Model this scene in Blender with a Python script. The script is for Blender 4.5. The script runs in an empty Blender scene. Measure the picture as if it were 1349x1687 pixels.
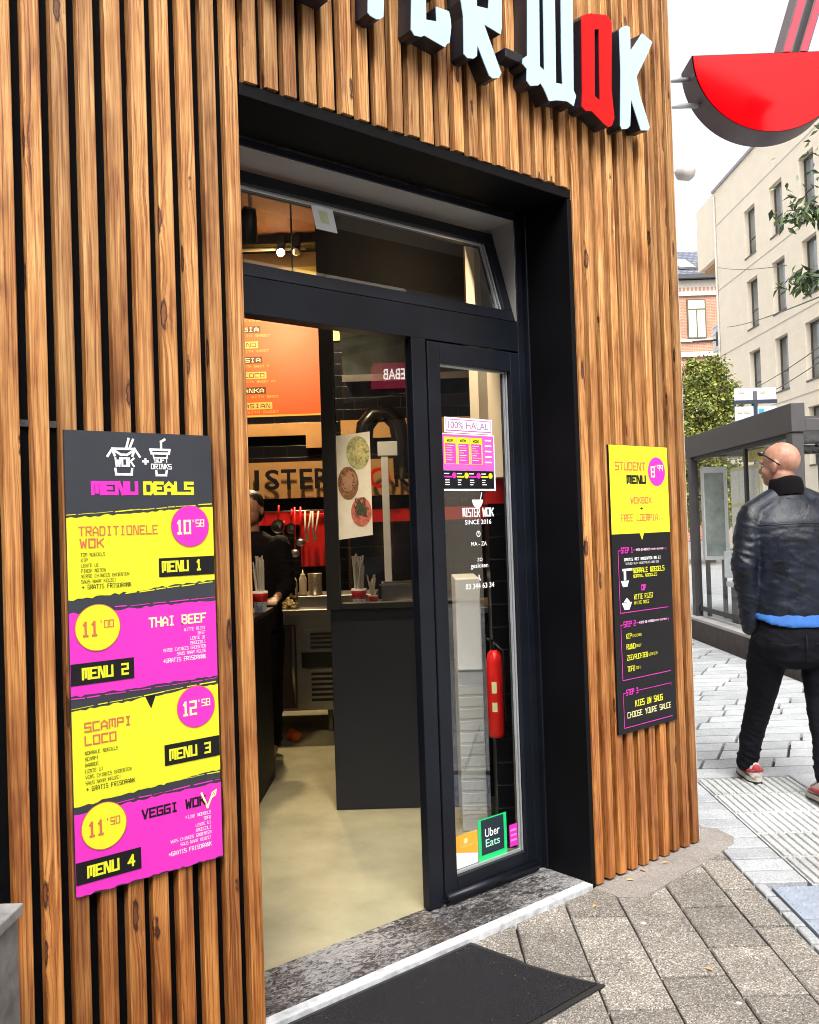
import bpy, bmesh, math, random
from mathutils import Vector, Matrix, noise
random.seed(7)
R = math.radians
scene = bpy.context.scene
COL = scene.collection

# ------------------------------------------------------------------ camera
YAW, PITCH, ROLL = 0.70438, 0.01713, -0.03323
fw = Vector((math.sin(YAW)*math.cos(PITCH), math.cos(YAW)*math.cos(PITCH), math.sin(PITCH)))
rt0 = Vector((math.cos(YAW), -math.sin(YAW), 0))
up0 = rt0.cross(fw)
rt = rt0*math.cos(ROLL) + up0*math.sin(ROLL)
up = up0*math.cos(ROLL) - rt0*math.sin(ROLL)
cd = bpy.data.cameras.new('camera')
cd.sensor_fit = 'HORIZONTAL'; cd.sensor_width = 36; cd.lens = 36*1517.86/1349
cd.clip_start = 0.05; cd.clip_end = 600
cam = bpy.data.objects.new('camera', cd); COL.objects.link(cam)
cam.matrix_world = Matrix(((rt.x, up.x, -fw.x, 0), (rt.y, up.y, -fw.y, -2.39834), (rt.z, up.z, -fw.z, 1.45), (0, 0, 0, 1)))
scene.camera = cam

# ------------------------------------------------------------------ light
EL, ROT = R(52), R(215)
world = bpy.data.worlds.new('World'); scene.world = world; world.use_nodes = True
nt = world.node_tree
bg = nt.nodes['Background']
sky = nt.nodes.new('ShaderNodeTexSky'); sky.sky_type = 'NISHITA'; sky.sun_disc = False
sky.sun_elevation = EL; sky.sun_rotation = ROT; sky.air_density = 1.0; sky.dust_density = 6.0; sky.ozone_density = 0.6
hsv = nt.nodes.new('ShaderNodeHueSaturation'); hsv.inputs['Saturation'].default_value = 0.15   # high thin overcast: a whiter sky
nt.links.new(sky.outputs[0], hsv.inputs['Color']); nt.links.new(hsv.outputs[0], bg.inputs[0])
bg.inputs[1].default_value = 0.15
sl = bpy.data.lights.new('sun', 'SUN'); sl.energy = 0.8; sl.angle = R(30); sl.color = (1, 0.96, 0.9)
so = bpy.data.objects.new('sun', sl); COL.objects.link(so)
sd = Vector((math.sin(ROT)*math.cos(EL), math.cos(ROT)*math.cos(EL), math.sin(EL)))
so.rotation_euler = sd.to_track_quat('Z', 'Y').to_euler(); so.location = (0, -6, 12)
scene.view_settings.view_transform = 'Standard'; scene.view_settings.look = 'None'
scene.view_settings.exposure = 1.47; scene.view_settings.gamma = 1
scene.cycles.max_bounces = 8; scene.cycles.transparent_max_bounces = 24
scene.cycles.sample_clamp_indirect = 6
scene.cycles.pixel_filter_type = 'BLACKMAN_HARRIS'; scene.cycles.filter_width = 1.0

# ------------------------------------------------------------------ helpers
PHI = R(40.7)                                           # the street runs at this angle to the shop's cut-off corner
SA = Vector((math.cos(PHI), -math.sin(PHI), 0)); SB = Vector((math.sin(PHI), math.cos(PHI), 0))
S0 = Vector((0, -2.39834, 0))
def ST(s, t, z=0.0): return S0 + SA*s + SB*t + Vector((0, 0, z))
def WO(x, y, z=0.0): return Vector((x, y, z))
ORG = {}

def tag(o, label=None, cat=None, group=None, kind=None):
    if label: o['label'] = label
    if cat: o['category'] = cat
    if group: o['group'] = group
    if kind: o['kind'] = kind
    return o
def thing(name, loc, label, cat, group=None):
    o = bpy.data.objects.new(name, None); COL.objects.link(o); o.location = loc
    o.empty_display_size = 0.1; ORG[o.name] = Vector(loc)
    return tag(o, label, cat, group)

class MB:
    """collects faces (in world metres, through self.f) and links them as one mesh object"""
    def __init__(s, f=WO): s.v = []; s.fc = []; s.mi = []; s.rn = []; s.f = f; s.sm = []
    def add(s, pts, faces, mi=0, r=None, sm=False, raw=False):
        b = len(s.v)
        s.v += [Vector(p) if raw else s.f(*p) for p in pts]
        if r is None: r = random.random()
        for q in faces:
            s.fc.append([b+i for i in q]); s.mi.append(mi); s.rn.append(r); s.sm.append(sm)
    def quad(s, a, b, c, d, mi=0, r=None): s.add([a, b, c, d], [(0, 1, 2, 3)], mi, r)
    def box(s, x0, x1, y0, y1, z0, z1, mi=0, r=None):
        p = [(x, y, z) for z in (z0, z1) for y in (y0, y1) for x in (x0, x1)]
        s.add(p, [(0, 2, 3, 1), (4, 5, 7, 6), (0, 1, 5, 4), (2, 6, 7, 3), (0, 4, 6, 2), (1, 3, 7, 5)], mi, r)
    def prism(s, pts, fun, d0, d1, mi=0, mside=None, r=None, caps=(True, True)):
        n = len(pts); mside = mi if mside is None else mside
        if r is None: r = random.random()
        V = [fun(u, v, d0) for u, v in pts] + [fun(u, v, d1) for u, v in pts]
        F = [((i+1) % n, i, n+i, n+(i+1) % n) for i in range(n)]
        s.add(V, F, mside, r)
        if caps[0]: s.add(V[:n], [tuple(range(n))], mi, r)
        if caps[1]: s.add(V[n:], [tuple(range(n-1, -1, -1))], mside if not caps[0] else mi, r)
    def tube(s, P, rad, n=10, mi=0, cap=True, sm=True, r=None, raw=False):
        P = [Vector(p) if raw else s.f(*p) for p in P]
        if not isinstance(rad, (list, tuple)): rad = [rad]*len(P)
        V = []; ref = None
        for i, p in enumerate(P):
            d = (P[min(i+1, len(P)-1)] - P[max(i-1, 0)]).normalized()
            if ref is None: ref = d.orthogonal().normalized()
            a = (ref - d*ref.dot(d)).normalized(); ref = a; b = d.cross(a)
            V += [p + (a*math.cos(2*math.pi*k/n) + b*math.sin(2*math.pi*k/n))*rad[i] for k in range(n)]
        F = [(i*n+k, i*n+(k+1) % n, (i+1)*n+(k+1) % n, (i+1)*n+k) for i in range(len(P)-1) for k in range(n)]
        if cap: F += [tuple(range(n-1, -1, -1)), tuple((len(P)-1)*n+k for k in range(n))]
        s.add(V, F, mi, r, sm, raw=True)
    def lathe(s, c, prof, n=20, mi=0, sm=True, r=None):
        c = s.f(*c); V = []
        for (rr, z) in prof: V += [c + Vector((rr*math.cos(2*math.pi*k/n), rr*math.sin(2*math.pi*k/n), z)) for k in range(n)]
        m = len(prof)
        F = [(i*n+k, i*n+(k+1) % n, (i+1)*n+(k+1) % n, (i+1)*n+k) for i in range(m-1) for k in range(n)]
        F += [tuple(range(n-1, -1, -1)), tuple((m-1)*n+k for k in range(n))]
        s.add(V, F, mi, r, sm, raw=True)
    def ball(s, c, rx, ry=None, rz=None, nu=14, nv=9, mi=0, r=None):
        ry = ry or rx; rz = rz or rx
        V = [(c[0], c[1], c[2]-rz)]
        for i in range(1, nv):
            a = math.pi*i/nv
            V += [(c[0]+rx*math.sin(a)*math.cos(2*math.pi*k/nu), c[1]+ry*math.sin(a)*math.sin(2*math.pi*k/nu), c[2]-rz*math.cos(a)) for k in range(nu)]
        V.append((c[0], c[1], c[2]+rz)); L = len(V)-1
        F = [(0, 1+(k+1) % nu, 1+k) for k in range(nu)]
        F += [(1+i*nu+k, 1+i*nu+(k+1) % nu, 1+(i+1)*nu+(k+1) % nu, 1+(i+1)*nu+k) for i in range(nv-2) for k in range(nu)]
        F += [(L, 1+(nv-2)*nu+k, 1+(nv-2)*nu+(k+1) % nu) for k in range(nu)]
        s.add(V, F, mi, r, True)
    def build(s, name, mats, parent=None, bevel=0, seg=2):
        me = bpy.data.meshes.new(name)
        root = parent
        while root is not None and root.parent: root = root.parent
        off = ORG.get(root.name, Vector((0, 0, 0))) if root is not None else Vector((0, 0, 0))
        me.from_pydata([tuple(p-off) for p in s.v], [], s.fc)
        if not isinstance(mats, (list, tuple)): mats = [mats]
        for m in mats: me.materials.append(m)
        me.polygons.foreach_set('material_index', s.mi)
        me.polygons.foreach_set('use_smooth', s.sm)
        a = me.attributes.new('rnd', 'FLOAT', 'FACE'); a.data.foreach_set('value', s.rn)
        me.update()
        o = bpy.data.objects.new(name, me); COL.objects.link(o)
        if parent is not None: o.parent = parent
        if bevel:
            md = o.modifiers.new('bevel', 'BEVEL'); md.width = bevel; md.segments = seg; md.limit_method = 'ANGLE'; md.angle_limit = R(40)
        return o

# ---- materials
def newmat(name):
    m = bpy.data.materials.new(name); m.use_nodes = True
    t = m.node_tree; return m, t, t.nodes['Principled BSDF']
def N(t, typ, **kw):
    n = t.nodes.new(typ)
    for k, v in kw.items():
        if k.startswith('i_'): n.inputs[k[2:].replace('_', ' ')].default_value = v
        else: setattr(n, k, v)
    return n
def ramp(t, src, stops):
    n = t.nodes.new('ShaderNodeValToRGB'); e = n.color_ramp.elements
    while len(e) < len(stops): e.new(0.5)
    for x, (p, c) in zip(e, stops): x.position = p; x.color = (*c, 1) if len(c) == 3 else c
    t.links.new(src, n.inputs[0]); return n
def coords(t, sc=(1, 1, 1), rnd=0.0):
    tc = t.nodes.new('ShaderNodeTexCoord'); mp = N(t, 'ShaderNodeMapping'); mp.inputs['Scale'].default_value = sc
    t.links.new(tc.outputs['Object'], mp.inputs[0])
    if not rnd: return mp.outputs[0]
    at = N(t, 'ShaderNodeAttribute', attribute_name='rnd')
    k = N(t, 'ShaderNodeVectorMath', operation='SCALE'); k.inputs[0].default_value = (37.0*rnd, 11.3*rnd, 23.7*rnd)
    t.links.new(at.outputs['Fac'], k.inputs['Scale'])
    ad = N(t, 'ShaderNodeVectorMath', operation='ADD'); t.links.new(mp.outputs[0], ad.inputs[0]); t.links.new(k.outputs[0], ad.inputs[1])
    return ad.outputs[0]
def mixc(t, a, b, fac, mode='MIX'):
    n = N(t, 'ShaderNodeMix', data_type='RGBA', blend_type=mode)
    for s, v in ((n.inputs[0], fac), (n.inputs[6], a), (n.inputs[7], b)):
        if hasattr(v, 'is_output') or isinstance(v, bpy.types.NodeSocket): t.links.new(v, s)
        elif isinstance(v, (int, float)): s.default_value = v
        else: s.default_value = (*v, 1)
    return n.outputs[2]
def bump(t, h, p, strength=0.3, dist=0.01):
    b = N(t, 'ShaderNodeBump'); b.inputs['Strength'].default_value = strength; b.inputs['Distance'].default_value = dist
    t.links.new(h, b.inputs['Height']); t.links.new(b.outputs[0], p.inputs['Normal'])
def mat(name, col, rough=0.5, metal=0.0, var=0.12, scale=6.0, bmp=0.0, bscale=60.0, spec=0.5, coat=0.0, emit=None, est=0.0, rndv=0.0):
    m, t, p = newmat(name)
    c = coords(t)
    nz = N(t, 'ShaderNodeTexNoise', i_Scale=scale, i_Detail=6.0, i_Roughness=0.6); t.links.new(c, nz.inputs['Vector'])
    lo = tuple(x*(1-var) for x in col); hi = tuple(min(1, x*(1+var)) for x in col)
    r = ramp(t, nz.outputs[0], [(0.3, lo), (0.7, hi)])
    out = r.outputs[0]
    if rndv:
        at = N(t, 'ShaderNodeAttribute', attribute_name='rnd')
        mr = N(t, 'ShaderNodeMapRange'); mr.inputs['To Min'].default_value = 1-rndv; mr.inputs['To Max'].default_value = 1+rndv
        t.links.new(at.outputs['Fac'], mr.inputs['Value'])
        k = N(t, 'ShaderNodeVectorMath', operation='SCALE'); t.links.new(out, k.inputs[0]); t.links.new(mr.outputs[0], k.inputs['Scale']); out = k.outputs[0]
    t.links.new(out, p.inputs['Base Color'])
    rr = N(t, 'ShaderNodeMapRange'); rr.inputs['To Min'].default_value = max(0, rough-0.07); rr.inputs['To Max'].default_value = min(1, rough+0.07)
    t.links.new(nz.outputs[0], rr.inputs['Value']); t.links.new(rr.outputs[0], p.inputs['Roughness'])
    p.inputs['Metallic'].default_value = metal; p.inputs['Specular IOR Level'].default_value = spec; p.inputs['Coat Weight'].default_value = coat
    if bmp:
        n2 = N(t, 'ShaderNodeTexNoise', i_Scale=bscale, i_Detail=4.0); t.links.new(c, n2.inputs['Vector']); bump(t, n2.outputs[0], p, bmp, 0.004)
    if emit: p.inputs['Emission Color'].default_value = (*emit, 1); p.inputs['Emission Strength'].default_value = est
    return m

def wood_mat():
    m, t, p = newmat('stained_pine')
    c = coords(t, (1, 1, 1), 1.0)
    # knots: sparse cells, stretched along the slat
    mk = N(t, 'ShaderNodeMapping'); mk.inputs['Scale'].default_value = (15, 15, 3.4); kd = N(t, 'ShaderNodeTexNoise', i_Scale=40.0, i_Detail=2.0); t.links.new(c, kd.inputs['Vector']); ks = N(t, 'ShaderNodeVectorMath', operation='MULTIPLY_ADD'); ks.inputs[1].default_value = (0.012, 0.012, 0.03); t.links.new(kd.outputs['Color'], ks.inputs[0]); t.links.new(c, ks.inputs[2]); t.links.new(ks.outputs[0], mk.inputs[0])
    vo = N(t, 'ShaderNodeTexVoronoi', i_Scale=1.0, i_Randomness=1.0); t.links.new(mk.outputs[0], vo.inputs['Vector'])
    gate = N(t, 'ShaderNodeMath', operation='GREATER_THAN'); gate.inputs[1].default_value = 0.30
    sp = N(t, 'ShaderNodeSeparateColor'); t.links.new(vo.outputs['Color'], sp.inputs[0]); t.links.new(sp.outputs[0], gate.inputs[0])
    kn = N(t, 'ShaderNodeMapRange', interpolation_type='SMOOTHSTEP'); kn.inputs['From Min'].default_value = 0.115; kn.inputs['From Max'].default_value = 0.17
    kn.inputs['To Min'].default_value = 1; kn.inputs['To Max'].default_value = 0; t.links.new(vo.outputs['Distance'], kn.inputs['Value'])
    knot = N(t, 'ShaderNodeMath', operation='MULTIPLY'); t.links.new(kn.outputs[0], knot.inputs[0]); t.links.new(gate.outputs[0], knot.inputs[1])
    # grain bends round the knots
    wp = N(t, 'ShaderNodeMapRange', interpolation_type='SMOOTHSTEP'); wp.inputs['From Min'].default_value = 0.0; wp.inputs['From Max'].default_value = 0.5
    wp.inputs['To Min'].default_value = 1.6; wp.inputs['To Max'].default_value = 0; t.links.new(vo.outputs['Distance'], wp.inputs['Value'])
    wg = N(t, 'ShaderNodeMath', operation='MULTIPLY'); t.links.new(wp.outputs[0], wg.inputs[0]); t.links.new(gate.outputs[0], wg.inputs[1])
    mg = N(t, 'ShaderNodeMapping'); mg.inputs['Scale'].default_value = (140, 140, 2.6); t.links.new(c, mg.inputs[0])
    cb = N(t, 'ShaderNodeCombineXYZ'); t.links.new(wg.outputs[0], cb.inputs[0])
    ad = N(t, 'ShaderNodeVectorMath', operation='ADD'); t.links.new(mg.outputs[0], ad.inputs[0]); t.links.new(cb.outputs[0], ad.inputs[1])
    g = N(t, 'ShaderNodeTexNoise', i_Scale=1.0, i_Detail=5.0, i_Roughness=0.65, i_Distortion=0.9); t.links.new(ad.outputs[0], g.inputs['Vector'])
    base = ramp(t, g.outputs[0], [(0.29, (0.080, 0.019, 0.005)), (0.40, (0.27, 0.092, 0.023)), (0.52, (0.45, 0.208, 0.064)), (0.66, (0.58, 0.325, 0.125)), (0.80, (0.25, 0.070, 0.016))])
    # broad stain patches
    ms = N(t, 'ShaderNodeMapping'); ms.inputs['Scale'].default_value = (9, 9, 2.6); t.links.new(c, ms.inputs[0])
    st = N(t, 'ShaderNodeTexNoise', i_Scale=1.0, i_Detail=3.0, i_Roughness=0.7); t.links.new(ms.outputs[0], st.inputs['Vector'])
    sr = ramp(t, st.outputs[0], [(0.27, (0.36, 0.25, 0.20)), (0.42, (0.80, 0.74, 0.70)), (0.55, (1.0, 1.0, 1.0)), (0.72, (1.22, 1.25, 1.28))])
    col = mixc(t, base.outputs[0], sr.outputs[0], 0.95, 'MULTIPLY')
    kc = ramp(t, vo.outputs['Distance'], [(0.0, (0.05, 0.014, 0.006)), (0.055, (0.20, 0.075, 0.030)), (0.085, (0.13, 0.042, 0.016)), (0.115, (0.030, 0.008, 0.004))])
    col = mixc(t, col, kc.outputs[0], knot.outputs[0])
    # paler and less saturated above, darker and more orange near the pavement
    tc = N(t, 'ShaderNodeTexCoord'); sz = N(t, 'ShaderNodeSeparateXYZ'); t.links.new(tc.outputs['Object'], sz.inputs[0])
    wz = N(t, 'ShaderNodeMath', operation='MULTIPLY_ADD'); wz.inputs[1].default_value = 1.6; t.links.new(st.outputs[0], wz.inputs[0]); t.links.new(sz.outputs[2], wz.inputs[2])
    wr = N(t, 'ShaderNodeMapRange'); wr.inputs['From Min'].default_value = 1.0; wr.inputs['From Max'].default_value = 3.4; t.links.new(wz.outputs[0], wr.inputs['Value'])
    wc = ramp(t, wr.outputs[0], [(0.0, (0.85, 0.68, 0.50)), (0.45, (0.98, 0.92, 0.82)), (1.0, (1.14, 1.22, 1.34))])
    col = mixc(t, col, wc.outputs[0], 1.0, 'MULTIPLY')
    at = N(t, 'ShaderNodeAttribute', attribute_name='rnd')
    mr = N(t, 'ShaderNodeMapRange'); mr.inputs['To Min'].default_value = 0.68; mr.inputs['To Max'].default_value = 1.18
    t.links.new(at.outputs['Fac'], mr.inputs['Value'])
    k = N(t, 'ShaderNodeVectorMath', operation='SCALE'); t.links.new(col, k.inputs[0]); t.links.new(mr.outputs[0], k.inputs['Scale'])
    t.links.new(k.outputs[0], p.inputs['Base Color'])
    rr = ramp(t, g.outputs[0], [(0.3, (0.62,)*3), (0.7, (0.42,)*3)]); t.links.new(rr.outputs[0], p.inputs['Roughness'])
    p.inputs['Specular IOR Level'].default_value = 0.45
    bump(t, g.outputs[0], p, 0.35, 0.002)
    return m

def glass_mat(name, tint=(0.93, 0.96, 0.95), k=1.0, base=0.0):
    m = bpy.data.materials.new(name); m.use_nodes = True; t = m.node_tree; t.nodes.clear()
    o = N(t, 'ShaderNodeOutputMaterial'); tr = N(t, 'ShaderNodeBsdfTransparent'); gl = N(t, 'ShaderNodeBsdfGlossy')
    tr.inputs[0].default_value = (*tint, 1); gl.inputs['Roughness'].default_value = 0.01
    fr = N(t, 'ShaderNodeFresnel'); gb = N(t, 'ShaderNodeNewGeometry'); io = N(t, 'ShaderNodeMath', operation='MULTIPLY_ADD'); io.inputs[1].default_value = 1/1.5-1.5; io.inputs[2].default_value = 1.5   # a thin pane reflects alike from both sides
    t.links.new(gb.outputs['Backfacing'], io.inputs[0]); t.links.new(io.outputs[0], fr.inputs[0])
    mm = N(t, 'ShaderNodeMath', operation='MULTIPLY_ADD', use_clamp=True); mm.inputs[1].default_value = k; mm.inputs[2].default_value = base
    t.links.new(fr.outputs[0], mm.inputs[0])
    mx = N(t, 'ShaderNodeMixShader'); t.links.new(mm.outputs[0], mx.inputs[0]); t.links.new(tr.outputs[0], mx.inputs[1]); t.links.new(gl.outputs[0], mx.inputs[2])
    t.links.new(mx.outputs[0], o.inputs[0]); return m

def speckle_mat(name, base, dark, light, scale=260.0, rough=0.85, blot=0.25, chips=True, rndv=0.12):
    m, t, p = newmat(name); c = coords(t)
    v = N(t, 'ShaderNodeTexVoronoi', i_Scale=scale); t.links.new(c, v.inputs['Vector'])
    sp = N(t, 'ShaderNodeSeparateColor'); t.links.new(v.outputs['Color'], sp.inputs[0])
    r = ramp(t, sp.outputs[0], [(0.0, dark), (0.35, base), (0.72, base), (0.93, light)])
    n = N(t, 'ShaderNodeTexNoise', i_Scale=5.0, i_Detail=8.0, i_Roughness=0.7); t.links.new(c, n.inputs['Vector'])
    b = ramp(t, n.outputs[0], [(0.3, (1-blot,)*3), (0.7, (1+blot,)*3)])
    col = mixc(t, r.outputs[0], b.outputs[0], 1.0, 'MULTIPLY')
    if chips:
        v2 = N(t, 'ShaderNodeTexVoronoi', i_Scale=9.0); t.links.new(c, v2.inputs['Vector'])
        lt = N(t, 'ShaderNodeMath', operation='LESS_THAN'); lt.inputs[1].default_value = 0.085; t.links.new(v2.outputs['Distance'], lt.inputs[0])
        s2 = N(t, 'ShaderNodeSeparateColor'); t.links.new(v2.outputs['Color'], s2.inputs[0])
        g2 = N(t, 'ShaderNodeMath', operation='GREATER_THAN'); g2.inputs[1].default_value = 0.6; t.links.new(s2.outputs[1], g2.inputs[0])
        ml = N(t, 'ShaderNodeMath', operation='MULTIPLY'); t.links.new(lt.outputs[0], ml.inputs[0]); t.links.new(g2.outputs[0], ml.inputs[1])
        col = mixc(t, col, (0.62, 0.6, 0.57), ml.outputs[0])
    at = N(t, 'ShaderNodeAttribute', attribute_name='rnd')
    mr = N(t, 'ShaderNodeMapRange'); mr.inputs['To Min'].default_value = 1-rndv; mr.inputs['To Max'].default_value = 1+rndv
    t.links.new(at.outputs['Fac'], mr.inputs['Value'])
    k = N(t, 'ShaderNodeVectorMath', operation='SCALE'); t.links.new(col, k.inputs[0]); t.links.new(mr.outputs[0], k.inputs['Scale'])
    t.links.new(k.outputs[0], p.inputs['Base Color']); p.inputs['Roughness'].default_value = rough
    bump(t, sp.outputs[0], p, 0.5, 0.0015)
    return m

def brick_mat(name, c1, c2, mortar, sc, bw, bh, msz=0.01, rough=0.8, vec='st', bmp=0.4, nz=(0.82, 1.12)):
    """vec: which object axes lie along the courses"""
    m, t, p = newmat(name)
    tc = N(t, 'ShaderNodeTexCoord'); d1 = N(t, 'ShaderNodeVectorMath', operation='DOT_PRODUCT'); d1.inputs[1].default_value = vec
    t.links.new(tc.outputs['Object'], d1.inputs[0])
    sx = N(t, 'ShaderNodeSeparateXYZ'); t.links.new(tc.outputs['Object'], sx.inputs[0])
    cb = N(t, 'ShaderNodeCombineXYZ'); t.links.new(d1.outputs['Value'], cb.inputs[0]); t.links.new(sx.outputs[2], cb.inputs[1])
    b = N(t, 'ShaderNodeTexBrick', i_Scale=sc, i_Mortar_Size=msz, i_Brick_Width=bw, i_Row_Height=bh, i_Mortar_Smooth=0.2)
    b.inputs['Color1'].default_value = (*c1, 1); b.inputs['Color2'].default_value = (*c2, 1); b.inputs['Mortar'].default_value = (*mortar, 1)
    t.links.new(cb.outputs[0], b.inputs['Vector'])
    n = N(t, 'ShaderNodeTexNoise', i_Scale=1.5, i_Detail=8.0); t.links.new(tc.outputs['Object'], n.inputs['Vector'])
    r = ramp(t, n.outputs[0], [(0.3, (nz[0],)*3), (0.7, (nz[1],)*3)])
    t.links.new(mixc(t, b.outputs[0], r.outputs[0], 1.0, 'MULTIPLY'), p.inputs['Base Color'])
    p.inputs['Roughness'].default_value = rough
    if rough < 0.35: p.inputs['Specular IOR Level'].default_value = 0.2
    iv = N(t, 'ShaderNodeMath', operation='SUBTRACT'); iv.inputs[0].default_value = 1; t.links.new(b.outputs['Fac'], iv.inputs[1])
    bump(t, iv.outputs[0], p, bmp, 0.01)
    return m

M = {}
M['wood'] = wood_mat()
M['black'] = mat('black_wall_paint', (0.0018, 0.0017, 0.0022), 0.8, var=0.5, scale=40, bmp=0.2, bscale=200, spec=0.08)
M['lining'] = mat('black_lining_panel', (0.0022, 0.002, 0.003), 0.55, var=0.3, scale=3, spec=0.14)
M['frame'] = mat('anthracite_frame', (0.0055, 0.0068, 0.0112), 0.36, var=0.3, scale=4, bmp=0.03, bscale=500, spec=0.28)
M['gasket'] = mat('black_gasket', (0.006, 0.006, 0.007), 0.5)
M['spacer'] = mat('aluminium_spacer', (0.6, 0.62, 0.64), 0.35, metal=0.6)
M['glass'] = glass_mat('clear_glass', k=1.7, base=0.07)   # double glazing: four reflecting faces
M['plaster'] = mat('beige_plaster', (0.82, 0.74, 0.64), 0.85, var=0.08, scale=3)
M['ceil'] = mat('rust_painted_ceiling', (0.17, 0.06, 0.024), 0.8, var=0.2)
M['tan'] = mat('tan_panel', (0.42, 0.22, 0.07), 0.6, var=0.12)
M['tile'] = brick_mat('black_metro_tiles', (0.004, 0.004, 0.005), (0.006, 0.005, 0.007), (0.013, 0.013, 0.014), 1.0, 0.2, 0.1, 0.004, 0.3, tuple(SA), 0.4)
M['tile_b'] = brick_mat('black_metro_tiles_side', (0.011, 0.011, 0.014), (0.014, 0.013, 0.016), (0.05, 0.05, 0.052), 1.0, 0.2, 0.1, 0.004, 0.22, tuple(SB), 0.6)
M['red'] = mat('red_gloss_paint', (0.62, 0.012, 0.008), 0.35, var=0.06)
M['floorin'] = mat('olive_resin_floor', (0.31, 0.295, 0.195), 0.24, var=0.22, scale=2.6, bmp=0.03)
M['steel'] = mat('brushed_steel', (0.42, 0.40, 0.38), 0.32, metal=1.0, var=0.12, scale=9)
M['darkpanel'] = mat('charcoal_panel', (0.007, 0.008, 0.013), 0.5, var=0.2, scale=4)
M['white'] = mat('white_enamel', (0.82, 0.83, 0.84), 0.4, var=0.05)
M['grey'] = mat('grey_enamel', (0.42, 0.42, 0.4), 0.5, var=0.08)
M['p_black'] = mat('print_charcoal', (0.028, 0.031, 0.042), 0.42, var=0.15, scale=3)
M['p_ink'] = mat('print_black', (0.0055, 0.0045, 0.007), 0.5, spec=0.3)
M['p_yellow'] = mat('print_yellow', (0.68, 0.68, 0.02), 0.38, var=0.03)
M['p_pink'] = mat('print_magenta', (0.68, 0.024, 0.45), 0.38, var=0.03)
M['p_white'] = mat('print_white', (0.82, 0.83, 0.85), 0.4, var=0.02)
M['p_red'] = mat('print_brick_red', (0.55, 0.13, 0.06), 0.4, var=0.03)
M['p_cream'] = mat('print_cream', (0.86, 0.83, 0.42), 0.4, var=0.03)
M['p_orange'] = mat('print_orange', (0.75, 0.36, 0.03), 0.4, var=0.04)
M['p_green'] = mat('print_green', (0.01, 0.55, 0.16), 0.4, var=0.04)
M['p_blue'] = mat('print_blue', (0.05, 0.32, 0.62), 0.4)
M['letter'] = mat('pale_acrylic', (0.44, 0.62, 0.75), 0.35, var=0.02)
M['letter_red'] = mat('red_acrylic', (0.62, 0.002, 0.004), 0.4, var=0.02, spec=0.25)
M['return'] = mat('black_letter_side', (0.008, 0.007, 0.012), 0.45, var=0.2)
M['darksteel'] = mat('dark_brown_steel', (0.055, 0.05, 0.052), 0.5, var=0.15, scale=4)

# ---- text
TXT = {}
def text_geo(s, bold=0.0):
    if (s, bold) in TXT: return TXT[(s, bold)]
    cu = bpy.data.curves.new('lettering', 'FONT'); cu.body = s; cu.size = 1.0; cu.offset = bold; cu.resolution_u = 3
    o = bpy.data.objects.new('lettering', cu); COL.objects.link(o)
    dg = bpy.context.evaluated_depsgraph_get(); dg.update()
    me = bpy.data.meshes.new_from_object(o.evaluated_get(dg))
    V = [(v.co.x, v.co.y) for v in me.vertices]; F = [tuple(p.vertices) for p in me.polygons]
    bpy.data.objects.remove(o); bpy.data.curves.remove(cu); bpy.data.meshes.remove(me)
    x0 = min(v[0] for v in V); x1 = max(v[0] for v in V); y0 = min(v[1] for v in V); y1 = max(v[1] for v in V)
    TXT[(s, bold)] = ([(x-x0, y-y0) for x, y in V], F, x1-x0, y1-y0); return TXT[(s, bold)]
def put_text(mb, s, fun, u, v, w, h, d, mi, bold=0.0):
    V, F, tw, th = text_geo(s, bold)
    mb.add([fun(u+x/tw*w, v+y/th*h, d) for x, y in V], F, mi)

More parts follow.
